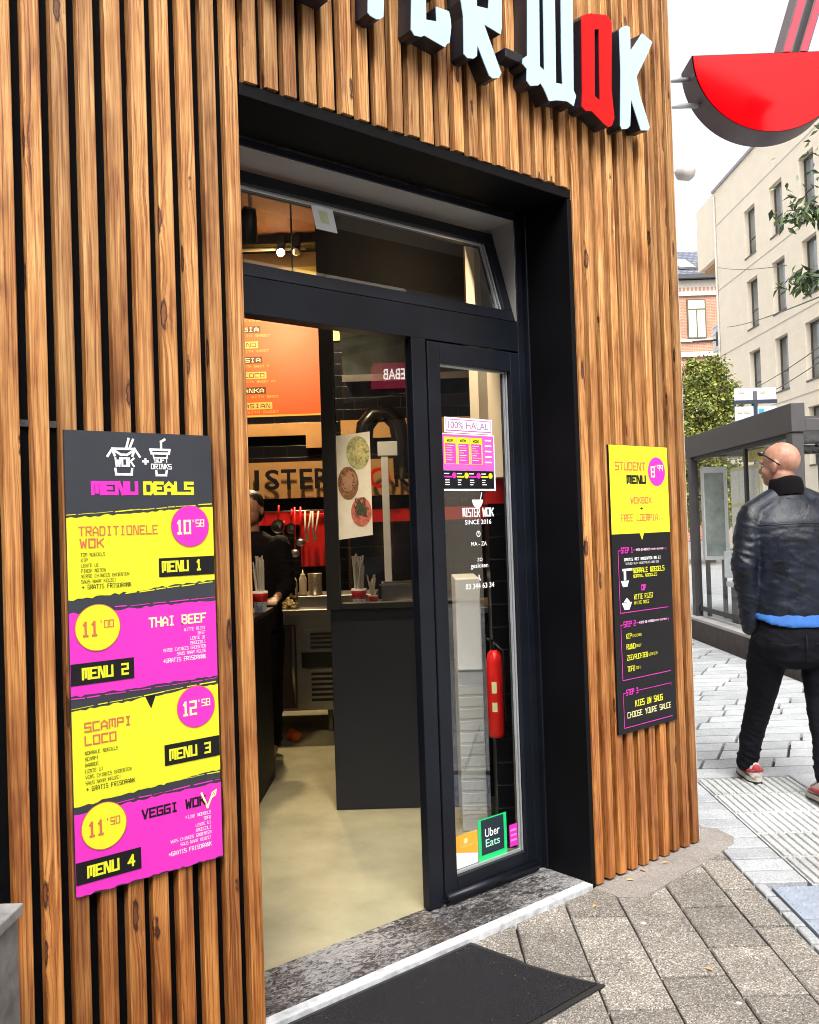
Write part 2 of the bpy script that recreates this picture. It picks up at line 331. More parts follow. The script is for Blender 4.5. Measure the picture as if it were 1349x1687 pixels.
G = {   # angular stroke lettering on a 4 x 6 grid
'A': '0,0 0,4 2,6 4,4 4,0|0,2 4,2', 'B': '0,0 0,6 3,6 4,5 4,4 3,3 0,3|3,3 4,2 4,1 3,0 0,0', 'C': '4,6 0,6 0,0 4,0', 'D': '0,0 0,6 3,6 4,5 4,1 3,0 0,0',
'E': '4,6 0,6 0,0 4,0|0,3 3,3', 'F': '4,6 0,6 0,0|0,3 3,3', 'G': '4,6 0,6 0,0 4,0 4,3 2,3', 'H': '0,0 0,6|4,0 4,6|0,3 4,3', 'I': '1,6 3,6|2,6 2,0|1,0 3,0',
'J': '1,6 4,6|3,6 3,0 0,0 0,2', 'K': '0,0 0,6|4,6 0,2.6|1.4,3.6 4,0', 'L': '0,6 0,0 4,0', 'M': '0,0 0,6 4,6 4,0|2,6 2,1', 'N': '0,0 0,6 1,6 3,0 4,0 4,6', 'O': '0,0 0,6 4,6 4,0 0,0',
'P': '0,0 0,6 4,6 4,3 0,3', 'R': '0,0 0,6 4,6 4,3 0,3|1.6,3 4,0', 'S': '4,6 0,6 0,3 4,3 4,0 0,0', 'T': '0,6 4,6|2,6 2,0', 'U': '0,6 0,0 4,0 4,6', 'V': '0,6 2,0 4,6', 'W': '0,6 0.8,0 2,4 3.2,0 4,6',
'X': '0,0 4,6|0,6 4,0', 'Y': '0,6 2,3 4,6|2,3 2,0', 'Z': '0,6 4,6 0,0 4,0', '0': '0,0 0,6 4,6 4,0 0,0', '1': '1,5 2,6 2,0|1,0 3,0', '2': '0,6 4,6 4,3 0,3 0,0 4,0', '3': '0,6 4,6 4,0 0,0|1,3 4,3',
'4': '3,0 3,6 0,2 4,2', '5': '4,6 0,6 0,3 4,3 4,0 0,0', '6': '4,6 0,6 0,0 4,0 4,3 0,3', '8': '0,0 0,6 4,6 4,0 0,0|0,3 4,3', '9': '4,0 4,6 0,6 0,3 4,3',
'+': '2,1 2,5|0,3 4,3', "'": '2,6 2,4.6', '-': '0.5,3 3.5,3', '!': '2,6 2,2|2,0.6 2,0', '.': '2,0 2,0.6', ':': '2,1 2,1.6|2,4 2,4.6'}
SK = [0]
def stroke(mb, pts, fun, hw, d, mi, closed=False, ext=True):
    for i in range(len(pts)-1):
        a = Vector(pts[i]); b = Vector(pts[i+1]); q = b-a
        if q.length < 1e-6: continue
        q.normalize(); n = Vector((-q.y, q.x))*hw; e = q*hw if ext else q*0
        SK[0] += 1; dd = d + 0.00005*(SK[0] % 9)
        mb.add([fun(*(a-e-n), dd), fun(*(b+e-n), dd), fun(*(b+e+n), dd), fun(*(a-e+n), dd)], [(0, 1, 2, 3)], mi)
def put_str(mb, s, fun, u, v, w, h, d, mi, wt=0.55):
    """string s in stroke letters inside the box u, v, w, h"""
    PT_ = 5.7; hw0 = wt*min(w/(len(s)*PT_-1.7), h/6.0); u += hw0; w -= 2*hw0
    adv = w/(len(s)*PT_-1.7)
    for i, ch in enumerate(s):
        if ch not in G: continue
        for pl in G[ch].split('|'):
            pts = [tuple(map(float, q.split(','))) for q in pl.split()]
            hw = wt*min(adv, h/6.0)
            P = [(u+(i*PT_+min(max(x, 0.001), 4))*adv, v+hw+y*(h-2*hw)/6.0) for x, y in pts]
            stroke(mb, P, fun, hw, d, mi)
def disc(mb, fun, u, v, r, d, mi, n=36, ry=None):
    ry = ry or r
    mb.add([fun(u+r*math.cos(2*math.pi*k/n), v+ry*math.sin(2*math.pi*k/n), d) for k in range(n)], [tuple(range(n))], mi)
def rect(mb, fun, u0, u1, v0, v1, d, mi): mb.add([fun(u0, v0, d), fun(u1, v0, d), fun(u1, v1, d), fun(u0, v1, d)], [(0, 1, 2, 3)], mi)

# ================================================================== GROUND
FIELD = mat('pale_asphalt', (0.30, 0.30, 0.30), 0.85, var=0.15, scale=2, bmp=0.3, bscale=120)
g = MB(); g.quad((-250, -250, -0.06), (250, -250, -0.06), (250, 250, -0.06), (-250, 250, -0.06)); tag(g.build('ground', FIELD), kind='structure')

AGG = speckle_mat('washed_aggregate', (0.205, 0.182, 0.153), (0.055, 0.048, 0.04), (0.45, 0.43, 0.40), blot=0.3, rndv=0.22)
PAV = speckle_mat('smooth_pavers', (0.345, 0.36, 0.375), (0.26, 0.27, 0.28), (0.43, 0.44, 0.45), 180, 0.8, 0.16, False, 0.14)
JOINT = mat('dark_joint', (0.03, 0.028, 0.025), 0.95)
def slab(mb, s0, s1, t0, t1, z, gap=0.004, mi=0, dz=0.0):
    j = [random.uniform(-1, 1)*dz for _ in range(4)]
    s0 += gap*random.uniform(.7, 1.3); s1 -= gap*random.uniform(.7, 1.3); t0 += gap*random.uniform(1.0, 3.2); t1 -= gap*random.uniform(1.0, 3.2); c = 0.004
    if s1-s0 < 0.01 or t1-t0 < 0.01: return
    top = [(s0+c, t0+c, z+j[0]), (s1-c, t0+c, z+j[1]), (s1-c, t1-c, z+j[2]), (s0+c, t1-c, z+j[3])]
    mid = [(s0, t0, z-0.004), (s1, t0, z-0.004), (s1, t1, z-0.004), (s0, t1, z-0.004)]
    bot = [(a, b, -0.035) for a, b, _ in mid]
    r = random.random()
    mb.add(top+mid+bot, [(0, 1, 2, 3)]+[(4+i, 4+(i+1) % 4, (i+1) % 4, i) for i in range(4)]+[(8+i, 8+(i+1) % 4, 4+(i+1) % 4, 4+i) for i in range(4)], mi, r)
jb = MB(ST); jb.quad((-9, -3, -0.03), (3.3, -3, -0.03), (3.3, 45, -0.03), (-9, 45, -0.03)); tag(jb.build('pavement_bed', JOINT), kind='structure')
pm_ = MB(ST)
EDGES = [1.285, 1.149, 0.943, 0.729, 0.522] + [0.522-0.207*k for k in range(1, 22)]
for k in range(len(EDGES)-1):
    s1, s0 = EDGES[k], EDGES[k+1]
    ph = [3.299, 2.82, 2.95, 3.09][k % 4]
    i0 = int((-2.5-ph)/0.326)
    for i in range(i0, 5):
        t0 = ph+0.326*i
        if t0 > 4.3: continue
        slab(pm_, s0, s1, t0, t0+0.326, 0.0, 0.0036, dz=0.003)
tag(pm_.build('aggregate_pavement', AGG), kind='structure')
pl = MB(ST)
t = -2.0
while t < 9:                                        # border course of smooth setts
    slab(pl, 1.288 if t > 3.6 else 1.288, 1.506 if t > 3.62 else 1.336, t, t+0.132, 0.002, 0.004, dz=0.001); t += 0.132
# Z-shaped street pavers
row = 0; t = 5.16
while t < 30:
    off = (row % 3)*0.17 + random.uniform(-0.03, 0.03)
    s = 1.51-0.45+off if t < 12 else 1.2+off
    while s < 3.28:
        w = 0.42; e0 = max(s, 1.512); e1 = min(s+w, 3.3)
        if e1-e0 > 0.05:
            sk = 0.08; g_ = 0.010; z = 0.002; r = random.random()
            P = [(e0+g_-(sk if s > 1.512 else 0)*0.5, t+g_), (e1-g_-(sk if e1 < 3.3 else 0)*0.5, t+g_), (e1-g_+(sk if e1 < 3.3 else 0)*0.5, t+0.2-g_), (e0+g_+(sk if s > 1.512 else 0)*0.5, t+0.2-g_)]
            pl.add([(a, b, z) for a, b in P]+[(a, b, -0.03) for a, b in P], [(0, 1, 2, 3)]+[(4+i, 4+(i+1) % 4, (i+1) % 4, i) for i in range(4)], 0, r)
        s += w
    t += 0.2; row += 1
t = -3.0
while t < 5.1:                                      # right of the ridge tiles
    s = 2.03 + (0.2 if int(round(t/0.2)) % 2 else 0) - 0.2
    while s < 3.28:
        slab(pl, max(s, 2.03), min(s+0.4, 3.3), t, t+0.2, 0.002, 0.004, dz=0.001); s += 0.4
    t += 0.2
tag(pl.build('street_paving', PAV), kind='structure')
# ribbed guidance tiles: real ribs
rb = MB(ST)
for i in range(5):
    t0 = 3.645+0.3*i; sk = 0.0
    r = random.random()
    rb.box(1.512, 2.026, t0+0.004, t0+0.296, -0.03, -0.003, 0, r)
    for k in range(13):
        c = 1.512+0.0197+k*0.0395
        P = [(c-0.012, -0.003), (c-0.009, 0.006), (c+0.009, 0.006), (c+0.012, -0.003)]
        a, b = t0+0.012+random.uniform(-.004, .004), t0+0.288+random.uniform(-.004, .004)
        rb.add([(p, a, q) for p, q in P]+[(p, b, q) for p, q in P], [(0, 1, 5, 4), (1, 2, 6, 5), (2, 3, 7, 6), (0, 3, 2, 1), (4, 5, 6, 7)], 0, r)
tag(rb.build('tactile_paving', speckle_mat('ribbed_tiles', (0.42, 0.43, 0.425), (0.28, 0.29, 0.29), (0.50, 0.50, 0.50), 200, 0.8, 0.22, False)), kind='structure')
bp = MB(ST)
for i in range(4):
    for j in range(2):
        s0 = 1.340+j*0.3; t0 = 3.632-0.3*(i+1)
        bp.box(s0+0.003, s0+0.297, t0+0.003, t0+0.297, -0.03, 0.002, 0, random.random())
        for a in range(8):
            for b in range(8):
                cs, ct = s0+0.02+0.0371*a, t0+0.02+0.0371*b
                V = [(cs+0.0075*math.cos(k*math.pi/4), ct+0.0075*math.sin(k*math.pi/4), 0.002) for k in range(8)]+[(cs+0.004*math.cos(k*math.pi/4), ct+0.004*math.sin(k*math.pi/4), 0.006) for k in range(8)]
                bp.add(V, [(k, (k+1) % 8, 8+(k+1) % 8, 8+k) for k in range(8)]+[tuple(range(8, 16))], 0, 0.5)
tag(bp.build('blister_paving', mat('blue_grey_studded_tiles', (0.26, 0.30, 0.36), 0.6, var=0.15, scale=20, bmp=0.2, bscale=300)), kind='structure')
# mortar strip along the foot of the facade
ms = MB()
MO = [(2.89, -0.165), (2.96, -0.24), (3.05, -0.225), (3.3, -0.205), (3.55, -0.185), (3.72, -0.165), (3.80, -0.12), (3.85, 0.0), (3.78, 0.12), (3.6, 0.02), (2.89, 0.02)]
P = []
for i, (a, b) in enumerate(MO):
    c, d = MO[(i+1) % len(MO)]
    P += [(a+(c-a)*k/7+random.uniform(-.003, .003), b+(d-b)*k/7+random.uniform(-.003, .003)) for k in range(7)]
ms.prism(P, lambda u, v, d: (u, v, d), 0.0035, -0.03)
tag(ms.build('mortar_strip', speckle_mat('pinkish_mortar', (0.225, 0.20, 0.18), (0.13, 0.115, 0.10), (0.33, 0.31, 0.29), 320, 0.9, 0.2, False)), kind='structure')

# ================================================================== SHOP BUILDING
shop = thing('shop_building', (2.2, 0, 0), 'corner takeaway shop clad in vertical wooden slats with a deep black doorway', 'building')
w = MB()
w.box(-4.5, 0.70, -0.024, 0.26, 0, 4.5)                     # wall left of the cladding
w.box(0.70, 1.386, -0.021, 0.262, 0, 4.5); w.box(1.386, 2.902, -0.021, 0.262, 2.806, 4.5); w.box(2.902, 3.66, -0.021, 0.262, 0, 4.5)
w.build('wall', M['black'], shop)
sw = MB(ST); sw.box(1.03, 1.235, 4.19, 15.0, 0, 4.5); sw.box(-9, 1.235, 12.0, 12.2, 0, 4.5)
sw.build('wall', mat('side_render', (0.45, 0.42, 0.4), 0.85), shop)
rf = MB(); rf.prism([(-4.5, -0.02), (3.66, -0.02), (12.4, 10.3), (-4.5, 10.3)], lambda u, v, d: (u, v, d), 4.62, 4.503); rf.build('roof', mat('roof_felt', (0.06, 0.06, 0.06), 0.9), shop)
def slats(xs, z0, z1, wd=0.044, zj=None):
    m = MB()
    for x in xs:
        segs = [(z0, z1)] if zj is None else [(z0, zj+random.uniform(-.006, .006)), (zj+0.008, z1)]
        w_ = wd+random.uniform(-0.0025, 0.0025); x = x+random.uniform(-0.0015, 0.0015); fy = -0.05+random.uniform(-0.0025, 0.0015)
        for a, b in segs:
            c = 0.0025; n = 8; lean = random.uniform(-0.002, 0.002); r = random.random()
            V = []
            for i in range(n+1):
                z = a+(b-a)*i/n + (random.uniform(-.004, .004) if i in (0,) else 0); dx = lean*(i/n-0.5)+0.0012*noise.noise((x*31, z*1.7, r*9)); dy = 0.0015*noise.noise((x*17, z*1.3, 5+r*9))
                V += [(x+dx, -0.0205, z), (x+dx, fy+dy+c, z), (x+dx+c, fy+dy, z), (x+w_+dx-c, fy+dy, z), (x+w_+dx, fy+dy+c, z), (x+w_+dx, -0.0205, z)]
            F = [(i*6+k, i*6+k+1, i*6+7+k, i*6+6+k) for i in range(n) for k in range(5)] + [tuple(range(5, -1, -1)), tuple(n*6+k for k in range(6))]
            m.add(V, F, 0, r)
    return m
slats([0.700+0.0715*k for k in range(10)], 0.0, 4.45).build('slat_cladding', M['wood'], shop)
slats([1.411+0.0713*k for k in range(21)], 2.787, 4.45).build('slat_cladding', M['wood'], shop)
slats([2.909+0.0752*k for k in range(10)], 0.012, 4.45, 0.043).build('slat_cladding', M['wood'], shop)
bt = MB(); bt.box(0.745, 0.84, -0.030, -0.0212, 1.735, 1.752); bt.build('batten', mat('grey_strip', (0.05, 0.045, 0.05), 0.6, var=0.6, scale=60), shop)
ln = MB()                                                   # black lining of the doorway
ln.box(1.396, 2.902, -0.044, 0.20, 2.745, 2.784); ln.box(2.86+0.02, 2.905, -0.044, 0.2, 0.0, 2.743); ln.box(1.3865, 1.392, 0.05, 0.2, 0.0, 2.743)
ln.build('doorway_lining', M['lining'], shop, 0.002)
# doorstep
def stone_mat():
    m, t, p = newmat('worn_bluestone'); c = coords(t)
    mp = N(t, 'ShaderNodeMapping'); mp.inputs['Scale'].default_value = (22, 40, 30); mp.inputs['Rotation'].default_value = (0, 0, 0.5); t.links.new(c, mp.inputs[0])
    n = N(t, 'ShaderNodeTexNoise', i_Scale=1.6, i_Detail=9.0, i_Roughness=0.75, i_Distortion=1.2); t.links.new(mp.outputs[0], n.inputs['Vector'])
    n2 = N(t, 'ShaderNodeTexNoise', i_Scale=2.2, i_Detail=4.0); t.links.new(c, n2.inputs['Vector'])
    a = N(t, 'ShaderNodeMath', operation='ADD'); s = N(t, 'ShaderNodeMath', operation='MULTIPLY_ADD'); s.inputs[1].default_value = 0.55; s.inputs[2].default_value = -0.27
    t.links.new(n2.outputs[0], s.inputs[0]); t.links.new(n.outputs[0], a.inputs[0]); t.links.new(s.outputs[0], a.inputs[1])
    r = ramp(t, a.outputs[0], [(0.41, (0.014, 0.012, 0.012)), (0.49, (0.075, 0.07, 0.07)), (0.57, (0.23, 0.23, 0.23)), (0.74, (0.36, 0.36, 0.36))])
    t.links.new(r.outputs[0], p.inputs['Base Color']); p.inputs['Roughness'].default_value = 0.6; bump(t, n.outputs[0], p, 0.4, 0.003); return m
ds = MB(); ds.box(1.38, 2.884, -0.008, 0.245, -0.02, 0.024, 0); ds.box(1.38, 2.878, -0.052, -0.008, -0.02, 0.0245, 1)
ds.build('doorstep', [stone_mat(), mat('white_nosing', (0.46, 0.47, 0.49), 0.8, var=0.35, scale=22, bmp=0.3)], shop, 0.003)
# door frame
fr = MB(); Y0, Y1 = 0.205, 0.275
fr.box(1.42, 1.475, Y0, Y1, 0.03, 2.74); fr.box(2.835, 2.882, Y0, Y1, 0.03, 2.74)
fr.box(1.475, 2.835, Y0, Y1, 2.715, 2.74); fr.box(1.475, 2.835, Y0, Y1, 2.165, 2.288)
fr.box(2.2465, 2.318, Y0-0.002, Y0+0.036, 0.03, 2.165)
fr.box(2.872, 2.885, 0.178, 0.205, 0.03, 2.74)
dfr = fr.build('door_frame', M['frame'], shop, 0.003)
fr = MB(); fr.box(1.475, 2.8328, 0.2085, 0.398, 2.7105, 2.7146); fr.box(2.8328, 2.8346, 0.2085, 0.41, 2.295, 2.7146); fr.build('frame_rebate', mat('pale_grey_rebate', (0.36, 0.345, 0.33), 0.6, var=0.1, scale=6), dfr)
dr = MB(); DY0, DY1 = 0.2, 0.262
dr.box(2.323, 2.387, DY0, DY1, 0.045, 2.158); dr.box(2.777, 2.832, DY0, DY1, 0.045, 2.158)
dr.box(2.387, 2.777, DY0, DY1, 2.078, 2.158); dr.box(2.387, 2.777, DY0, DY1, 0.045, 0.118)
door = dr.build('door', M['frame'], shop, 0.003)
q = MB(); q.quad((2.3875, 0.23, 0.1185), (2.7765, 0.23, 0.1185), (2.7765, 0.23, 2.0775), (2.3875, 0.23, 2.0775)); q.build('glass_pane', M['glass'], door)
q = MB(); q.box(2.757, 2.762, 0.2205, 0.229, 0.1185, 2.0775, 0); q.box(2.767, 2.7745, 0.2185, 0.229, 0.1185, 2.0775, 0); q.box(2.762, 2.767, 0.224, 0.229, 0.1185, 2.0775, 1)
q.box(2.3875, 2.757, 0.2185, 0.229, 0.1185, 0.1285, 0); q.box(2.3875, 2.757, 0.2215, 0.229, 2.070, 2.0775, 0)
q.build('glazing_bead', [M['spacer'], M['gasket']], door)
q = MB(); q.tube([(2.325, 0.192, 0.055), (2.83, 0.192, 0.055)], 0.016, 12); q.box(2.322, 2.832, 0.188, 0.2, 0.031, 0.05); q.build('weather_bar', M['frame'], door)
# tilted transom window, hinged at its foot
HY, HZ = 0.212, 2.292; TL = math.atan2(0.118, 0.398)
def TS(x, y, z): return Vector((x, HY+y*math.cos(TL)+z*math.sin(TL), HZ+z*math.cos(TL)-y*math.sin(TL)))
tr = MB(TS); SHT = 0.416
tr.box(1.478, 2.832, 0, 0.055, 0, 0.05); tr.box(1.478, 2.832, 0, 0.055, SHT-0.05, SHT); tr.box(1.478, 1.53, 0, 0.055, 0.05, SHT-0.05); tr.box(2.78, 2.832, 0, 0.055, 0.05, SHT-0.05)
sash = tr.build('transom_window', M['frame'], shop, 0.003)
q = MB(TS); q.quad((1.53, 0.025, 0.05), (2.78, 0.025, 0.05), (2.78, 0.025, SHT-0.05), (1.53, 0.025, SHT-0.05)); q.build('glass_pane', M['glass'], sash)
q = MB(TS); q.box(2.772, 2.7795, 0.013, 0.024, 0.05, SHT-0.05); q.box(2.758, 2.764, 0.016, 0.024, 0.05, SHT-0.05); q.box(1.53, 2.758, 0.016, 0.024, SHT-0.058, SHT-0.05); q.build('glazing_bead', M['spacer'], sash)

# ---- interior shell
fl = MB(); fl.prism([(-3, 0.246), (3.55, 0.246), (11.5, 9.9), (-3, 9.9)], lambda u, v, d: (u, v, d), 0.022, -0.02); fl.build('floor', M['floorin'], shop)
bw = MB(ST); bw.box(-6, 1.03, 8.0, 8.2, 0, 4.4); bw.build('wall', M['tile'], shop)
bw = MB(ST); bw.box(-6, 1.03, 7.99, 7.998, 3.10, 4.4); bw.build('wall_panel', M['tan'], shop)
bw = MB(ST); bw.box(-6, 0.98, 7.985, 7.997, 1.51, 1.62); bw.build('wall_stripe', M['red'], shop)
bw = MB(ST)                                             # tan shelf-shaped panelling above the name band
bw.box(-2.2, -0.74, 7.975, 7.9975, 2.285, 2.392); bw.box(-0.925, -0.74, 7.975, 7.9975, 2.172, 2.285); bw.box(-0.62, 0.6, 7.975, 7.9975, 2.24, 2.40)
bw.build('wall_panel', M['tan'], shop)
rw = MB(ST); rw.box(0.83, 1.03, 4.42, 8.0, 0, 4.4); rw.build('wall', M['tile_b'], shop)
pw = MB(ST); pw.box(0.325, 0.80, 4.10, 4.3, 0, 1.545); pw.build('wall', M['tile'], shop)
pw = MB(ST); pw.box(0.30, 0.80, 4.097, 4.303, 1.655, 4.4); pw.build('wall', M['plaster'], shop)
pw = MB(ST); pw.box(0.32, 0.80, 4.095, 4.3, 1.545, 1.655); pw.build('wall_stripe', M['red'], shop)
pw = MB(); pw.box(1.3, 2.95, 0.40, 0.60, 2.735, 4.4); pw.box(2.93, 3.05, 0.28, 0.60, 1.66, 2.733); pw.build('lintel', M['plaster'], shop)
cl = MB(); cl.prism([(-4, 0.27), (3.6, 0.27), (11.8, 9.9), (-4, 9.9)], lambda u, v, d: (u, v, d), 4.05, 3.96); cl.build('ceiling', M['ceil'], shop)
cl = MB(ST); cl.box(-6, 1.0, 7.72, 7.98, 3.88, 3.955); cl.build('ceiling_beam', M['darkpanel'], shop)
lw = MB(ST); lw.box(-6, -5.8, 0.5, 8.0, 0, 4.4); lw.build('wall', M['tile_b'], shop)

# ---- name band on the back wall (reads MISTER WOK)
def bandf(u, v, d): return (u, 7.96-d, v)
nb = thing('name_sign', ST(-0.8, 7.97, 1.9), 'tan interior sign band with dark letters and a red O on the back wall', 'sign')
b = MB(ST); b.box(-2.1, 0.05, 7.96, 7.9975, 1.74, 2.055); b.build('board', M['tan'], nb)
b = MB(ST)
for ch, u, wd in (('M', -1.62, .20), ('I', -1.376, .04), ('S', -1.285, .125), ('T', -1.145, .13), ('E', -0.985, .11), ('R', -0.855, .13), ('W', -0.60, .20)):
    put_text(b, ch, bandf, u, 1.815, wd, 0.175, 0.02, 0, 0.02)
put_text(b, 'K', bandf, -0.165, 1.805, 0.145, 0.165, 0.02, 0, 0.02)
b.build('lettering', M['p_ink'], nb)
b = MB(ST); put_text(b, 'O', bandf, -0.39, 1.80, 0.19, 0.18, 0.02, 0, 0.02); b.build('letter', M['red'], nb)

# ---- partition screen inside
ps = thing('partition_screen', ST(-0.2, 4.74, 0), 'charcoal screen wall inside the door with a glazed upper half', 'partition')
p = MB(ST); p.box(-0.45, 0.19, 4.72, 4.76, 0.024, 1.045); p.build('panel', M['darkpanel'], ps, 0.003)
p = MB(ST); p.box(-0.465, -0.395, 4.70, 4.78, 1.045, 3.955); p.box(-0.395, 0.19, 4.70, 4.78, 1.045, 1.075); p.box(-0.028, 0.03, 4.70, 4.78, 1.075, 2.60); p.build('frame', M['gasket'], ps, 0.002)
p = MB(ST); p.box(-0.395, 0.29, 4.70, 4.78, 2.60, 3.955); p.build('upper_panel', M['darkpanel'], ps)
p = MB(ST); p.quad((-0.395, 4.74, 1.075), (-0.028, 4.74, 1.075), (-0.028, 4.74, 2.60), (-0.395, 4.74, 2.60)); p.build('glass_pane', glass_mat('screen_glass', k=1.8, base=0.06), ps)

# ---- counters
cn = thing('serving_counter', ST(-1.3, 4.5, 0), 'dark serving counter just inside the doorway at the left', 'counter')
p = MB(ST); p.box(-2.2, -0.866, 4.15, 5.40, 0.022, 0.985); p.build('body', M['lining'], cn, 0.004)
p = MB(ST); p.box(-2.2, -0.85, 4.13, 5.42, 0.985, 1.01); p.build('counter_top', M['darkpanel'], cn, 0.003)
c2 = thing('steel_worktop', ST(-0.1, 5.1, 0), 'steel worktop behind the glazed screen holding cups and pans', 'counter')
p = MB(ST); p.box(-0.42, 0.5, 4.86, 5.5, 0.99, 1.02); p.build('counter_top', M['steel'], c2, 0.003)
p = MB(ST); p.box(-0.40, 0.48, 4.88, 5.48, 0.022, 0.99); p.build('body', M['lining'], c2)
fc = thing('fridge_counter', ST(-0.8, 6.7, 0), 'stainless steel under-counter fridge with vents along the back', 'fridge')
p = MB(ST); p.box(-1.6, -0.2, 6.50, 7.2, 0.19, 0.865); p.build('body', M['steel'], fc, 0.006)
p = MB(ST); p.box(-1.62, -0.18, 6.47, 7.22, 0.865, 0.90); p.build('counter_top', M['steel'], fc, 0.004)
p = MB(ST); p.box(-1.5, -0.865, 6.475, 6.499, 0.21, 0.80); dp = p.build('door', mat('dull_steel', (0.13, 0.10, 0.10), 0.35, metal=0.8, var=0.2, scale=3), fc, 0.008)
p = MB(ST); p.tube([(-0.885, 6.455, 0.24), (-0.885, 6.445, 0.5), (-0.885, 6.455, 0.79)], 0.012, 8); p.build('handle', M['steel'], dp)
for (za, zb, n) in ((0.62, 0.745, 4), (0.25, 0.467, 6)):
    p = MB(ST); p.box(-0.79, -0.3, 6.485, 6.499, za-0.02, zb+0.015, 0)
    for i in range(n):
        z = za+(zb-za)*(i+0.5)/n; p.box(-0.765, -0.32, 6.476, 6.4848, z-0.011, z+0.007, 1)
    p.build('vent', [M['steel'], M['gasket']], fc)
p = MB(ST); p.box(-0.83, -0.3, 6.478, 6.499, 0.492, 0.597); p.build('control_panel', M['gasket'], fc)
for s in (-1.5, -0.65): 
    p = MB(ST); p.tube([(s, 6.6, 0.02), (s, 6.6, 0.19)], 0.02, 8); p.build('leg', M['steel'], fc)
bx = MB(ST); bx.box(-0.86, -0.3, 6.62, 7.1, 0.90, 0.985); tag(bx.build('steel_step', M['steel'], None, 0.004), 'low steel riser on the back fridge counter under a sauce bottle', 'riser')

# noodle bin, bottle, tins
CLEARP = glass_mat('clear_plastic', (0.85, 0.83, 0.82), 1.0, 0.05)
nbn = thing('noodle_bin', ST(-0.955, 6.6, 0.90), 'clear plastic bin of pale noodles on the fridge counter', 'food bin')
p = MB(ST)
for a in ((-1.035, -1.032, 6.52, 6.75), (-0.868, -0.865, 6.52, 6.75)): p.box(a[0], a[1], a[2], a[3], 0.902, 1.07)
p.box(-1.032, -0.868, 6.52, 6.523, 0.902, 1.07); p.box(-1.032, -0.868, 6.747, 6.75, 0.902, 1.07); p.build('bin', CLEARP, nbn)
p = MB(ST)
for i in range(60):
    c = Vector((random.uniform(-1.02, -0.88), random.uniform(6.53, 6.73), 0.907)); h = 0.075*(1-abs(c.x+0.95)/0.09)
    c.z += random.random()*max(h, 0.012); a = random.uniform(0, 6.3)
    p.tube([(c.x+math.cos(a+q*1.1)*0.018, c.y+math.sin(a+q*1.1)*0.018, c.z+0.004*q*random.random()) for q in range(5)], 0.0055, 5)
p.build('noodles', mat('noodle_yellow', (0.72, 0.60, 0.26), 0.5), nbn)
p = MB(ST); p.ball((-0.96, 6.80, 1.08), 0.075, 0.06, 0.055); p.ball((-0.99, 6.79, 1.07), 0.05, 0.05, 0.045); tag(p.build('food_bag', mat('pinkish_bag', (0.45, 0.30, 0.30), 0.4, var=0.4, scale=40)), 'crumpled pinkish plastic bag behind the noodle bin', 'bag')
def squeeze_bottle(s, t, z, label):
    o = thing('sauce_bottle', ST(s, t, z), label, 'bottle')
    p = MB(ST); p.lathe((s, t, z), [(0.026, 0), (0.028, 0.01), (0.028, 0.12), (0.018, 0.14)], 14); p.build('bottle_body', mat('cream_bottle', (0.62, 0.52, 0.33), 0.4), o)
    p = MB(ST); p.lathe((s, t, z), [(0.018, 0.141), (0.018, 0.15), (0.006, 0.16), (0.003, 0.185)], 12); p.build('nozzle', M['p_cream'], o)
squeeze_bottle(-0.831, 6.7, 0.986, 'cream squeeze bottle on the steel riser beside the noodle bin')
p = MB(ST); p.lathe((-0.745, 6.72, 0.986), [(0.052, 0), (0.052, 0.004), (0.05, 0.006), (0.05, 0.145), (0.052, 0.147), (0.052, 0.155), (0.045, 0.155), (0.045, 0.05)], 20); tag(p.build('food_tin', mat('ribbed_tin', (0.55, 0.45, 0.33), 0.35, metal=0.7, var=0.3, scale=60)), 'ribbed food tin on the steel riser beside the squeeze bottle', 'tin')
# wok box cups with chopsticks
def noodle_cup(s, t, z, sc, label, fill):
    o = thing('paper_cup_stack', ST(s, t, z), label, 'cup', 'stacks of noodle cups on the counters')
    p = MB(ST); hh = 0.11*sc; p.lathe((s, t, z), [(0.030*sc, 0), (0.036*sc, hh*0.55), (0.0365*sc, hh*0.56), (0.042*sc, hh), (0.040*sc, hh)], 18)
    p.build('cup', M['p_white'], o)
    p = MB(ST); p.lathe((s, t, z), [(0.0368*sc, hh*0.5), (0.0422*sc, hh*0.9), (0.0405*sc, hh*0.91)], 18); p.build('cup_band', M['red'], o)
    p = MB(ST)                                              # the little printed mark
    for (u0, u1, v0, v1) in ((-.5, .5, .40, .46), (-.45, .45, .28, .33), (-.3, -.18, .1, .28), (.18, .3, .1, .28)):
        V = []
        for v in (v0, v1):
            for u in (u0, u1):
                a = -math.pi/2 - PHI + 0.0 + u; rr = (0.030+0.012*v)*sc+0.0008
                V.append(ST(s, t, z)+Vector((rr*math.cos(a), rr*math.sin(a), hh*v)))
        p.add(V, [(0, 1, 3, 2)], raw=True)
    p.build('printed_mark', M['p_ink'], o)
    p = MB(ST)
    for i in range(fill):
        a = random.uniform(0, 6.3); r = random.uniform(0, 0.02)*sc; l = random.uniform(0.12, 0.2)*sc
        b = ST(s+r*math.cos(a), t+r*math.sin(a), z+hh*0.5); e = b+Vector((random.uniform(-.02, .02), random.uniform(-.02, .02), l+hh*0.4))
        p.tube([b, e], 0.0045*sc, 4, raw=True, sm=False)
    p.build('chopsticks', mat('wrapped_sticks', (0.66, 0.60, 0.5), 0.6), o)
noodle_cup(-0.318, 5.0, 1.02, 1.0, 'red and white paper cup full of wrapped chopsticks behind the glazed screen', 26)
noodle_cup(-0.245, 5.05, 1.02, 0.62, 'smaller paper cup of cutlery beside the chopstick cup behind the screen', 14)
